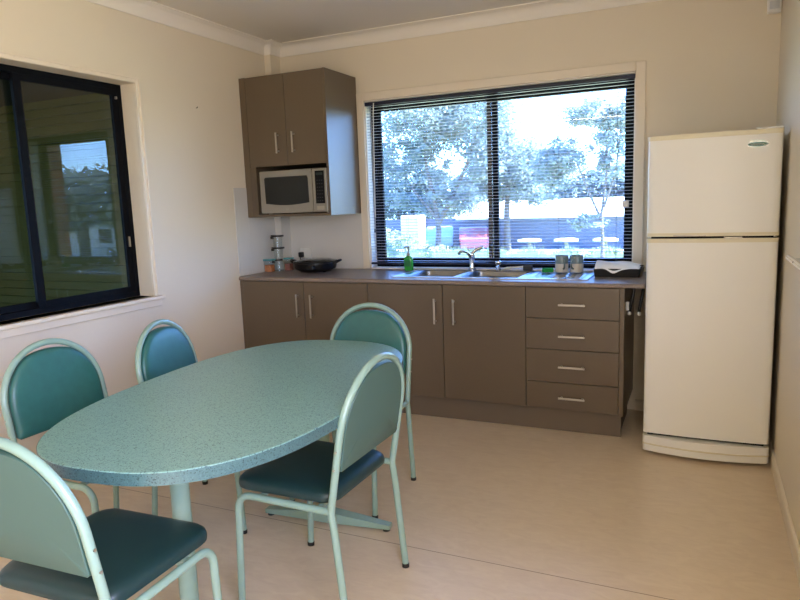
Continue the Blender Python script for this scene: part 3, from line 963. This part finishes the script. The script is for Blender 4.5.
fd = fdoor('freezer_door', 1.180, 1.640, [(1.640, 1.662), (1.163, 1.180)])
ld = fdoor('fridge_door', 0.120, 1.132, [(1.132, 1.152)])
bm = B(); box(bm, -hw + 0.02, hw - 0.02, 0.03, 0.066, 0.1, 1.645); finish('door_gasket', bm, M['dark'], t)
bm = B(); box(bm, -0.17, -0.02, -0.008, 0.03, 1.1640, 1.170, 0.002); finish('pull_lip', bm, M['steel_dk'], fd)
bm = B(); box(bm, 0.06, 0.14, -0.010, 0.03, 1.1525, 1.1595, 0.002); finish('pull_lip', bm, M['steel_dk'], ld)
bm = B(); bowed(bm, -hw - 0.002, hw + 0.002, 0.022, 0.104, 0.010, 0.06, 0.045, 24); kp = finish('kick_panel', bm, M['fridge'], t, smooth=True)
bm = B(); bowed(bm, -hw - 0.004, hw + 0.004, 0.058, 0.064, 0.006, 0.05, 0.047, 24); finish('kick_panel_line', bm, M['fridge_trim'], kp)
for s in (-1, 1):
    for yy_ in (0.07, 0.62):
        bm = B(); lathe(bm, [(0, 0), (0.02, 0), (0.02, 0.03), (0, 0.03)], (s * (hw - 0.045), yy_, 0), 14); finish('foot', bm, M['rubber'], t)
bm = B(); box(bm, hw - 0.115, hw - 0.002, 0.0, 0.10, 1.6625, 1.672, 0.004); finish('hinge_cover', bm, M['white_pl'], t)
bm = B()
e_ = [(0.047 * math.cos(a), 0.0165 * math.sin(a)) for a in [2 * PI * i / 32 for i in range(32)]]
pb = B(); prism(pb, e_, 0, 0.003); pb.transform(Matrix(((1, 0, 0, 0), (0, 0, -1, 0), (0, 1, 0, 0), (0, 0, 0, 1)))); merge(bm, pb)
bd = finish('badge', bm, M['badge_s'], fd, loc=(3.220 - fc, 0.0068, 1.596)); bd.rotation_euler = (0, 0, 0.015)
pb = B(); prism(pb, [(x * 0.86, y * 0.62 - 0.002) for x, y in e_], 0.003, 0.0036); pb.transform(Matrix(((1, 0, 0, 0), (0, 0, -1, 0), (0, 1, 0, 0), (0, 0, 0, 1))))
finish('badge_field', pb, M['badge_g'], bd)
bm = B()
tube(bm, [(-0.030 + 0.0022 * i, -0.0042, -0.002 + 0.0045 * math.sin(i * 1.35) * (1 if i % 5 else 0.4)) for i in range(28)], 0.0007, 5)
finish('badge_script', bm, M['white_pl'], bd)

# ------------------------------------------------------------------ wall fittings
t = thing('motion_sensor', 'small white motion sensor high in the corner above the fridge', 'sensor', (3.318, -0.001, 2.335))
bm = B(); box(bm, -0.034, 0.034, -0.042, 0, 0, 0.10, 0.006); finish('housing', bm, M['white_pl'], t)
bm = B()
pts = [(0.026 * math.sin(a), -0.040 - 0.010 * math.cos(a)) for a in [-1.2 + 2.4 * i / 8 for i in range(9)]]
prism(bm, pts, 0.018, 0.06); finish('lens', bm, mat('frosted_lens', (196, 198, 200), 0.3), t, smooth=True)
t = thing('grab_rail', 'chrome rail fixed along the right wall in front of the fridge', 'rail', (RW - 0.06, -1.70, 1.125))
bm = B(); tube(bm, [(0, 0.22, 0), (0, -1.2, 0)], 0.011, 16); lathe(bm, [(0, 0), (0.012, 0), (0.013, 0.006), (0, 0.007)], (0, 0, 0), 12)
finish('bar', bm, M['chrome'], t, smooth=True)
for yy_ in (0.10, -1.1):
    bm = B(); tube(bm, [(0, yy_, 0), (0.055, yy_, 0)], 0.008, 12); tube(bm, [(0.053, yy_, 0), (0.0595, yy_, 0)], 0.022, 20); finish('bracket', bm, M['chrome'], t, smooth=True)
bm = B(); tube(bm, [(0.0005, -0.904, 2.032), (0.010, -0.904, 2.032), (0.013, -0.904, 2.040)], 0.0022, 8)
tag(finish('picture_nail', bm, M['dark']), 'tiny dark nail high on the bare left wall', 'nail')
# brackets under the worktop end
for k, (xx, yy_) in enumerate(((2.632, -0.45), (2.682, -0.45))):
    t = thing('hanging_rod', ['dark rod with pale round end hanging under the worktop, nearer the drawers', 'dark rod with pale round end hanging under the worktop, nearer the fridge'][k], 'rod', (xx, yy_, 0.872), 0, 'dark rods in the gap beside the fridge')
    bm = B(); tube(bm, [(0.02, 0.03, -0.0005), (0.015, 0.02, -0.06), (0, 0, -0.14), (0, -0.01, -0.155)], 0.009, 10); finish('rod', bm, M['black'], t, smooth=True)
    bm = B(); lathe(bm, [(0, -0.012), (0.009, -0.009), (0.012, 0), (0.009, 0.009), (0, 0.012)], (0, -0.014, -0.160), 14); finish('end_knob', bm, M['white_pl'], t, smooth=True)
bm = B(); box(bm, 2.6185, 2.6205, -0.52, -0.498, 0.735, 0.785); box(bm, 2.6205, 2.632, -0.502, -0.498, 0.735, 0.785)
tag(finish('metal_plate', bm, M['white_pl']), 'small pale angle plate screwed to the drawer cabinet side beside the fridge', 'plate')

# ------------------------------------------------------------------ dining table
TC = (1.521, -2.450); TR = 0.092
t = thing('dining_table', 'large oval dining table with green speckled laminate top on two column legs', 'table', (TC[0], TC[1], 0), TR)


def oval(a, b, e, n=96):
    o = []
    for i in range(n):
        th = 2 * PI * i / n
        c, s = math.cos(th), math.sin(th)
        o.append((a * math.copysign(abs(c) ** (2 / e), c), b * math.copysign(abs(s) ** (2 / e), s)))
    return o


TZ = 0.74
bm = B()
loops = []
for d, z in ((0.0005, TZ - 0.0365), (0.0, TZ - 0.035), (0.0, TZ - 0.0025), (0.0012, TZ - 0.0005), (0.003, TZ)):
    loops.append([bm.verts.new((x, y, z)) for x, y in oval(0.459 - d, 0.790 - d, 2.6)])
n = len(loops[0])
for li, (a, b) in enumerate(zip(loops, loops[1:])):
    for k in range(n): bm.faces.new((a[k], a[(k + 1) % n], b[(k + 1) % n], b[k]))
bm.faces.new(loops[0][::-1]); bm.faces.new(loops[-1])
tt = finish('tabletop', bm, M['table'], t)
bm = B()
eb0 = [bm.verts.new((x, y, TZ - 0.036)) for x, y in oval(0.4602, 0.7912, 2.6)]
eb1 = [bm.verts.new((x, y, TZ - 0.0028)) for x, y in oval(0.4602, 0.7912, 2.6)]
for k in range(n): bm.faces.new((eb0[k], eb0[(k + 1) % n], eb1[(k + 1) % n], eb1[k]))
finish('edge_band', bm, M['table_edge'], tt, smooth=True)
for (lx, ly) in ((-0.055, -0.392), (0.045, 0.425)):
    bm = B(); tube(bm, [(lx, ly, 0.035), (lx, ly, TZ - 0.045)], 0.030, 24); pc = finish('leg', bm, M['tube'], t, smooth=True)
    bm = B(); box(bm, lx - 0.26, lx + 0.26, ly - 0.05, ly + 0.05, TZ - 0.046, TZ - 0.0365, 0.002); finish('mounting_plate', bm, M['tube'], pc)
    bm = B()
    for s in (-1, 1):
        # tapered flat foot
        o = [(lx, ly - 0.030), (lx + s * 0.30, ly - 0.018), (lx + s * 0.30, ly + 0.018), (lx, ly + 0.030)]
        a = [bm.verts.new((x, y, 0.012)) for x, y in o]
        zt = [0.062, 0.030, 0.030, 0.062]
        b = [bm.verts.new((x, y, z)) for (x, y), z in zip(o, zt)]
        for k in range(4): bm.faces.new((a[k], a[(k + 1) % 4], b[(k + 1) % 4], b[k]))
        bm.faces.new(a); bm.faces.new(b)
    ft = finish('foot', bm, M['tube'], t)
    for s in (-1, 1):
        bm = B(); lathe(bm, [(0, 0), (0.016, 0), (0.016, 0.014), (0, 0.014)], (lx + s * 0.280, ly, 0), 14)
        finish('foot_pad', bm, M['rubber'], ft)

# ------------------------------------------------------------------ chairs
CW, CDp, CH, CLn, CS, CSp, CH1, CFo = 0.438, 0.371, 0.878, 0.082, 0.417, 0.041, 0.667, 0.020
TRd = 0.0125


def ylean(z):
    return -CDp / 2 - CLn * (z - CS) / (CH - CS)


def make_chair():
    t = thing('dining_chair', 'x', 'chair')
    w = CW / 2
    d = CDp / 2
    hoop = [(w, ylean(z), z) for z in (CS, 0.48, 0.54, 0.60, 0.64)]
    hoop += [(w * math.cos(a), ylean(CH1 + (CH - CH1) * math.sin(a)), CH1 + (CH - CH1) * math.sin(a)) for a in [PI * i / 28 for i in range(29)]]
    hoop += [(-w, ylean(z), z) for z in (0.64, 0.60, 0.54, 0.48, CS)]
    bm = B(); tube(bm, hoop, TRd, 14); finish('back_frame', bm, M['tube'], t, smooth=True)
    for s in (-1, 1):
        bm = B()
        tube(bm, [(s * w, ylean(CS + 0.01), CS + 0.01), (s * w, -d, CS - 0.004), (s * w, -d - 0.004, CS - 0.03), (s * w, -d - 0.010, CS - 0.08), (s * w, -d - CSp, 0.010)], TRd, 14)
        lg = finish('leg', bm, M['tube'], t, smooth=True)
        bm = B(); lathe(bm, [(0, 0), (0.0135, 0), (0.014, 0.014), (0.0125, 0.016), (0, 0.016)], (s * w, -d - CSp, 0), 14); finish('rubber_tip', bm, M['rubber'], lg)
        R_ = 0.055
        yf = d + 0.004
        pth = [(s * w, d - R_, CS)] + [(s * w, yf - R_ + R_ * math.sin(a), CS - R_ + R_ * math.cos(a)) for a in [PI / 2 * i / 8 for i in range(9)]] + [(s * w, d + CFo, 0.010)]
        bm = B(); tube(bm, pth, TRd, 14); lg = finish('leg', bm, M['tube'], t, smooth=True)
        bm = B(); lathe(bm, [(0, 0), (0.0135, 0), (0.014, 0.014), (0.0125, 0.016), (0, 0.016)], (s * w, d + CFo, 0), 14); finish('rubber_tip', bm, M['rubber'], lg)
        bm = B(); tube(bm, [(s * w, -d + 0.002, CS), (s * w, d - R_ + 0.002, CS)], TRd * 0.985, 14); finish('side_rail', bm, M['tube'], t, smooth=True)
    for yy in (-d + 0.06, d - 0.08):
        bm = B(); tube(bm, [(-w + 0.006, yy, CS - 0.004), (w - 0.006, yy, CS - 0.004)], 0.009, 10); finish('crossbar', bm, M['tube'], t, smooth=True)
    # seat cushion
    hwid = 0.212
    out = []
    for (x, y) in rounded_rect(-hwid, hwid, -0.185, 0.215, 0.055, 7):
        k = 1.0 - 0.06 * max(0, -y / 0.2)
        out.append((x * k, y + (0.010 * (1 - (x / hwid) ** 2) if y > 0.1 else 0)))
    bm = B()
    pillow(bm, out, [(0.97, CS + 0.0128), (0.995, CS + 0.018), (1.0, CS + 0.030), (0.985, CS + 0.042), (0.94, CS + 0.051), (0.84, CS + 0.057), (0.6, CS + 0.060), (0.3, CS + 0.061)], lambda x, y, h: (x, y, h))
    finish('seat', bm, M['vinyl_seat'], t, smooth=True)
    # padded back
    zb, zt = 0.545, CH - 0.044
    wi = w - TRd - 0.003
    o = [(-wi, zb + 0.02), (-wi, zb + 0.008), (-wi + 0.010, zb), (wi - 0.010, zb), (wi, zb + 0.008), (wi, zb + 0.02), (wi, 0.60), (wi, 0.64)]
    a0 = 0.0
    for i in range(0, 25):
        a = PI * i / 24
        x = wi * math.cos(a)
        zz = CH - TRd - 0.012 - 1.45 * x * x
        zi = CH1 + (CH - CH1 - TRd - 0.002) * math.sqrt(max(0, 1 - (x / wi) ** 2))
        o.append((x, min(zz, zi)))
    o += [(-wi, 0.64), (-wi, 0.60)]
    fn = lambda x, z, h: (x, ylean(z) + h, z)
    bm = B()
    pillow(bm, o, [(0.985, 0.000), (1.0, 0.004), (1.0, 0.010), (0.985, 0.016), (0.94, 0.022), (0.86, 0.025), (0.6, 0.027), (0.3, 0.0275)], fn)
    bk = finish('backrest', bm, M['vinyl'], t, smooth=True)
    bm = B()
    pillow(bm, [(x * 0.997, z) for x, z in o], [(0.995, 0.0), (0.995, -0.008), (0.985, -0.010), (0.5, -0.010)], fn)
    finish('back_panel', bm, M['padback'], bk, smooth=True)
    for s in (-1, 1):
        for z in (0.565, 0.625):
            bm = B(); tube(bm, [(s * (w + TRd - 0.002), ylean(z), z), (s * (w + TRd + 0.0025), ylean(z), z)], 0.0042, 10); finish('bolt', bm, M['steel_dk'], t, smooth=True)
    return t


def copy_tree(o, parent=None):
    c = o.copy()
    COL.objects.link(c)
    c.parent = parent
    for ch in [k for k in bpy.data.objects if k.parent == o]:
        copy_tree(ch, c)
    return c


chair_pose = [
    (0.869, -2.592, -1.566, 'teal padded chair at the left of the table, in front of the left window'),
    (0.994, -2.062, -1.368, 'teal chair on the wall side of the table, just right of the left window sill'),
    (1.516, -3.164, 0.045, 'nearest teal chair, at the near table end with its back to the camera'),
    (1.767, -2.440, 1.551, 'teal chair on the open right side of the table, seen from behind at centre'),
    (1.492, -1.713, 3.145, 'teal chair at the far end of the table, its back towards the base cabinets'),
]
first = make_chair()
for i, (x, y, a, lab) in enumerate(chair_pose):
    c = first if i == 0 else copy_tree(first)
    c.location = (x, y, 0)
    c.rotation_euler = (0, 0, a)
    tag(c, lab, 'chair', 'teal dining chairs around the oval table')

# ------------------------------------------------------------------ outside: porch beside the left window
bm = B()
for i in range(34):
    z = -0.3 + 0.085 * i
    q = [(0.303, z), (0.256, z), (0.268, z + 0.070), (0.303, z + 0.070)]
    va = [bm.verts.new((-5.2, y, zz)) for y, zz in q]; vb = [bm.verts.new((-0.2, y, zz)) for y, zz in q]
    for k in range(3): bm.faces.new((va[k], va[k + 1], vb[k + 1], vb[k]))
    bm.faces.new(va); bm.faces.new(vb[::-1])
box(bm, -5.2, -0.2, 0.303, 0.38, -0.3, 2.6)
struct('wall_porch', bm, M['board'])
bm = B(); box(bm, -5.2, -0.2, -7.0, 0.38, 2.50, 2.58); struct('ceiling_porch', bm, M['porch'])
bm = B(); box(bm, -5.2, -0.2, -7.0, 0.38, -0.34, -0.30); struct('floor_porch', bm, M['concrete'])
bm = B(); box(bm, -5.28, -5.2, -3.6, 0.38, -0.3, 2.58); struct('wall_porch_end', bm, M['board'])  # added, unseen: its length sets how much daylight enters the porch
bm = B(); box(bm, -5.2, -0.2, -7.08, -7.0, -0.3, 2.5); struct('wall_porch_rear', bm, M['board'])  # added out of view to close the porch and keep it darker

# outer skin; unseen eaves added to keep sun off the back window
bm = B(); box(bm, -5.2, RW + 0.2, 0.38, 1.0, 2.60, 2.66); struct('trim_eaves', bm, M['porch'])
bm = B(); box(bm, -5.3, RW + 0.3, -7.2, 1.0, 2.69, 2.75); struct('roof_slab', bm, M['porch'])
bm = B(); box(bm, 2.95, 3.28, 0.21, 0.62, -2.0, 2.59); tag(finish('brick_pier', bm, M['brickwork']), 'red brick pier outside, right of the sink window, seen in the left window reflection', 'pier')

# ------------------------------------------------------------------ outside: yard
GZ = -1.75
bm = B()
nx, ny = 40, 30
g = []
for i in range(nx + 1):
    col = []
    for j in range(ny + 1):
        x = -60 + 150 * i / nx; y = 0.6 + 80 * j / ny
        z = GZ
        col.append(bm.verts.new((x, y, z)))
    g.append(col)
for i in range(nx):
    for j in range(ny): bm.faces.new((g[i][j], g[i + 1][j], g[i + 1][j + 1], g[i][j + 1]))
tag(finish('lawn', bm, M['grass'], smooth=True), 'green and straw coloured lawn outside the window', 'grass', kind='stuff')


def foliage_mesh(blobs, n, size, seed, droop=0.5):
    r = random.Random(seed)
    bm = B()
    tot = sum(b[3] * b[4] * b[5] for b in blobs)
    for (cx, cy, cz, rx, ry, rz) in blobs:
        k = int(n * rx * ry * rz / tot) + 40
        # clumps inside the blob
        clumps = []
        for _ in range(max(4, k // 45)):
            while True:
                p = Vector((r.uniform(-1, 1), r.uniform(-1, 1), r.uniform(-1, 1)))
                if 0.35 < p.length < 1: break
            clumps.append(p)
        for _ in range(k):
            c = r.choice(clumps)
            p = c + Vector((r.gauss(0, 0.14), r.gauss(0, 0.14), r.gauss(0, 0.12)))
            P = Vector((cx + p.x * rx, cy + p.y * ry, cz + p.z * rz))
            a = r.uniform(0, 2 * PI)
            d = Vector((math.cos(a), math.sin(a), -droop * r.uniform(0.2, 1.6))).normalized()
            s = d.cross(Vector((r.uniform(-1, 1), r.uniform(-1, 1), r.uniform(-0.4, 1)))).normalized()
            L = size * r.uniform(0.7, 1.5); w = L * 0.32
            v = [bm.verts.new(P), bm.verts.new(P + d * L * 0.5 + s * w), bm.verts.new(P + d * L), bm.verts.new(P + d * L * 0.5 - s * w)]
            bm.faces.new(v)
    return bm


def tree(label, x, y, z, trunk, blobs, n, size, seed, leaf='leaf', name='gum_tree', group=None):
    t = thing(name, label, 'tree', (x, y, z), 0, group)
    bm = B()
    for pts, r0, r1 in trunk:
        m = len(pts)
        tube(bm, pts, [r0 + (r1 - r0) * i / (m - 1) for i in range(m)], 9)
    finish('trunk', bm, M['bark'], t, smooth=True)
    f = finish('foliage', foliage_mesh(blobs, n, size, seed), M[leaf], t)
    f['kind'] = 'stuff'
    return t


tree('big gum tree outside the left window pane with bright gaps in its crown', -10.1, 29.0, GZ,
     [([(0, 0, 0), (0.1, 0, 1.6), (-0.1, 0, 3.2), (-0.5, 0, 5.0), (-0.8, 0, 7)], 0.18, 0.05),
      ([(0.05, 0, 1.8), (0.9, 0.2, 3.4), (1.9, 0, 5.2), (2.4, 0, 6.8)], 0.14, 0.05),
      ([(0, 0, 2.2), (-1.2, 0, 3.6), (-2.2, 0.2, 5.0)], 0.12, 0.04)],
     [(-0.6, 0, 7.6, 2.2, 2.0, 1.7), (1.9, 0.3, 7.3, 2.1, 1.8, 1.9), (-2.3, 0, 5.6, 1.2, 1.5, 1.1), (2.4, 0, 5.0, 1.3, 1.4, 0.9),
      (-0.4, 0.4, 5.3, 1.0, 1.2, 1.1), (-2.4, 0.3, 3.6, 1.2, 1.2, 0.8), (1.0, 0, 3.5, 1.2, 1.2, 0.7), (0.2, 0.5, 2.9, 2.6, 1.0, 0.7)], 17000, 0.19, 3)
tree('dense gum tree straight behind the window mullion, left of the pale roof', -7.6, 34.0, GZ,
     [([(0, 0, 0), (0, 0, 2.5), (0.2, 0, 5)], 0.25, 0.08)],
     [(0.0, 0, 5.2, 2.2, 1.6, 1.7), (1.5, 0, 3.8, 1.7, 1.4, 1.1), (-1.5, 0, 4.0, 1.6, 1.4, 1.4), (-0.6, 0, 7.2, 1.1, 1.0, 1.1)], 10000, 0.2, 8)
tree('slender gum tree with forked pale trunk outside the right window pane', -0.85, 24.5, GZ,
     [([(0, 0, 0), (0.0, 0, 1.4), (-0.05, 0, 2.3), (0.15, 0, 4.0), (0.10, 0, 6.8)], 0.09, 0.025),
      ([(-0.05, 0, 2.1), (-0.55, 0, 3.2), (-1.1, 0, 4.6), (-1.3, 0, 5.6)], 0.06, 0.02),
      ([(0.05, 0, 2.6), (0.5, 0, 4.0), (0.7, 0, 5.8)], 0.06, 0.02)],
     [(-1.5, 0, 4.7, 1.1, 1.0, 0.85), (-2.1, 0, 3.5, 0.55, 0.6, 0.4), (0.3, 0, 5.6, 0.9, 0.9, 1.0), (-0.3, 0, 6.6, 1.2, 1.0, 0.6), (0.4, 0, 4.2, 0.7, 0.7, 0.6), (-0.7, 0, 2.1, 0.9, 0.7, 0.35), (-2.2, 0.2, 4.4, 0.9, 0.8, 0.8), (1.0, 0, 6.4, 0.9, 0.8, 0.6)], 8000, 0.15, 12)
for k, (x, y, h, rx, lab) in enumerate([(-3.8, 47, 5.2, 3.6, 'dark distant tree left in the row behind the pale roof'), (2.0, 56, 5.0, 4.6, 'dark distant tree right in the row behind the pale roof'),
                                        (-22, 50, 7.0, 5.0, 'dark distant tree at the far left, behind the big gum'), (-13, 56, 7.6, 4.6, 'dark distant tree behind the trunk of the big gum')]):
    tree(lab, x, y, GZ, [([(0, 0, 0), (0, 0, h * 0.6)], 0.3, 0.15)], [(0, 0, h * 0.62, rx, 2, h * 0.40), (rx * 0.6, 0, h * 0.5, rx * 0.6, 2, h * 0.34)], 7000, 0.34, 30 + k, 'leaf2', 'distant_tree', 'distant trees behind the yard')
tree('broad dark tree seen only as a reflection in the left window', 31.5, 24.5, GZ, [([(0, 0, 0), (0, 0, 4)], 0.4, 0.2)],
     [(0, 0, 4.2, 3.6, 3, 1.6), (2.4, 0, 3.2, 2.4, 2, 1.3), (-3.4, 0, 3.8, 2.6, 2, 1.7)], 8000, 0.3, 50, 'leaf', 'shade_tree')

# building with the white roof
t = thing('outbuilding', 'long slate-blue building with a white metal roof outside the right pane', 'building', (-2.9, 36.0, GZ))
bm = B(); box(bm, -8.2, 6.4, 0, 5.2, 0, 1.98); finish('wall', bm, M['shedwall'], t)
bm = B()
v = [bm.verts.new(p) for p in ((-8.5, -0.4, 1.95), (6.7, -0.4, 1.95), (6.7, 5.5, 2.95), (-8.5, 5.5, 2.95), (-8.5, -0.4, 1.85), (6.7, -0.4, 1.85), (6.7, 5.5, 2.85), (-8.5, 5.5, 2.85))]
for f in ((0, 1, 2, 3), (4, 5, 6, 7), (0, 1, 5, 4), (1, 2, 6, 5), (2, 3, 7, 6), (3, 0, 4, 7)): bm.faces.new([v[i] for i in f])
finish('roof', bm, M['roof'], t)
bm = B(); box(bm, -1.6, -1.2, 1.6, 1.9, 2.2, 2.6); finish('roof_vent', bm, M['shed_pale'], t)
t = thing('neighbour_house', 'white house with grey windows seen reflected in the left window', 'building', (36.0, 29.0, GZ))
bm = B(); box(bm, -2.6, 3.2, 0, 5, 0, 2.7); finish('wall', bm, M['shed_pale'], t)
bm = B(); box(bm, -2.9, 3.5, -0.4, 5.4, 2.7, 2.85); finish('roof', bm, M['roof'], t)
for xx in (-1.8, 0.4):
    bm = B(); box(bm, xx, xx + 1.2, -0.03, 0.01, 1.0, 2.0); finish('window', bm, M['car_glass'], t)
# fence behind the big gum; added pale block stands in for sunlit shrubs
bm = B(); box(bm, -24, -11.6, 38, 38.2, GZ, 0.15)
tag(finish('boundary_fence', bm, M['shedwall']), 'blue-grey boundary fence behind the big gum tree', 'fence')
bm = B(); box(bm, -15.6, -14.3, 36.3, 37.6, GZ, 0.45, 0.05)
tag(finish('garden_shed', bm, M['shed_pale']), 'pale garden shed left of the big gum trunk', 'shed')


def car(label, x, y, rz, paint):
    t = thing('parked_car', label, 'car', (x, y, GZ + 0.05), rz, None)
    bm = B()
    side = [(-2.1, 0.35), (-2.05, 0.85), (-1.3, 0.98), (-0.7, 1.42), (0.9, 1.45), (1.5, 1.0), (2.05, 0.92), (2.12, 0.35)]
    for s in (1,):
        a = [bm.verts.new((px, -0.85, pz)) for px, pz in side]; b = [bm.verts.new((px, 0.85, pz)) for px, pz in side]
        for k in range(len(side)): bm.faces.new((a[k], a[(k + 1) % len(side)], b[(k + 1) % len(side)], b[k]))
        bm.faces.new(a); bm.faces.new(b[::-1])
    bmesh.ops.bevel(bm, geom=bm.edges[:], offset=0.06, segments=2, affect='EDGES')
    finish('body', bm, M[paint], t, smooth=True)
    bm = B()
    for s in (-1, 1):
        pts = [(-1.15, 0.98), (-0.66, 1.36), (0.86, 1.38), (1.28, 1.02)]
        bm.faces.new([bm.verts.new((px, s * 0.856, pz)) for px, pz in pts])
        bm.faces.new([bm.verts.new((px, s * 0.850, pz)) for px, pz in pts])
    finish('side_windows', bm, M['car_glass'], t)
    for wx in (-1.35, 1.35):
        for s in (-1, 1):
            bm = B(); tube(bm, [(wx, s * 0.70, 0.32), (wx, s * 0.88, 0.32)], 0.32, 20); finish('wheel', bm, M['tyre'], t)
    return t


car('red car parked outside beyond the mullion side of the left pane', -9.35, 33.0, 1.92, 'car_red')
car('pale blue car parked outside beside the red car', -12.2, 34.8, 1.92, 'car_blue')

for k, (x, y, lab) in enumerate([(-5.05, 29, 'leftmost of the three pale round garden tables outside the right pane'), (-3.2, 29, 'middle one of the three pale round garden tables outside'), (-1.3, 29, 'rightmost of the three pale round garden tables outside')]):
    t = thing('garden_table', lab, 'table', (x, y, GZ), 0, 'pale round garden tables on the lawn')
    bm = B(); lathe(bm, [(0, 1.02), (0.55, 1.02), (0.60, 0.98), (0.60, 0.90), (0, 0.88)], n=24); finish('table_top', bm, M['cream'], t, smooth=True)
    bm = B(); lathe(bm, [(0, 0), (0.22, 0), (0.18, 0.1), (0.09, 0.3), (0.09, 0.89), (0, 0.89)], n=14); finish('pedestal', bm, M['concrete'], t, smooth=True)

# tall grass clumps and low bushes across the bottom of the view
r = random.Random(9)
bm = B()
for i in range(5200):
    x = r.uniform(-14, 1.5); y = r.uniform(24.5, 28.5)
    h = r.uniform(0.3, 0.85) * (0.6 + 0.5 * math.sin(x * 1.7) ** 2)
    lx, ly = r.uniform(-0.2, 0.2), r.uniform(-0.1, 0.1)
    w = r.uniform(0.03, 0.06)
    bm.faces.new([bm.verts.new(p) for p in ((x - w, y, GZ), (x + w, y, GZ), (x + lx, y + ly, GZ + h))])
tag(finish('long_grass', bm, M['leaf3']), 'strip of long pale grass on the lawn under the window view', 'grass', kind='stuff')
for k, (x, y, s, lab) in enumerate([(-9.4, 26.5, 0.8, 'low bush at the foot of the big gum tree'), (-2.2, 27, 0.6, 'low bush between the middle and right garden tables'), (-13.2, 28, 1.0, 'low bush at the left edge of the window view'), (-1.0, 26, 0.7, 'low bush at the foot of the slender gum tree'), (-15.6, 32.5, 1.4, 'tall pale bush in front of the garden shed'), (-12.6, 30.2, 1.1, 'pale bush between garden shed and pale blue car'), (-19.0, 33, 1.7, 'tall bush at the far left edge of the yard')]):
    t = thing('bush', lab, 'bush', (x, y, GZ), 0, 'bushes on the lawn')
    bm = B(); tube(bm, [(0, 0, 0), (0.02, 0, s * 0.5)], 0.04, 8); finish('stem', bm, M['bark'], t)
    f = finish('foliage', foliage_mesh([(0, 0, s * 0.6, s * 1.1, s * 0.8, s * 0.6)], 700, 0.13, 70 + k), M['leaf3'], t); f['kind'] = 'stuff'
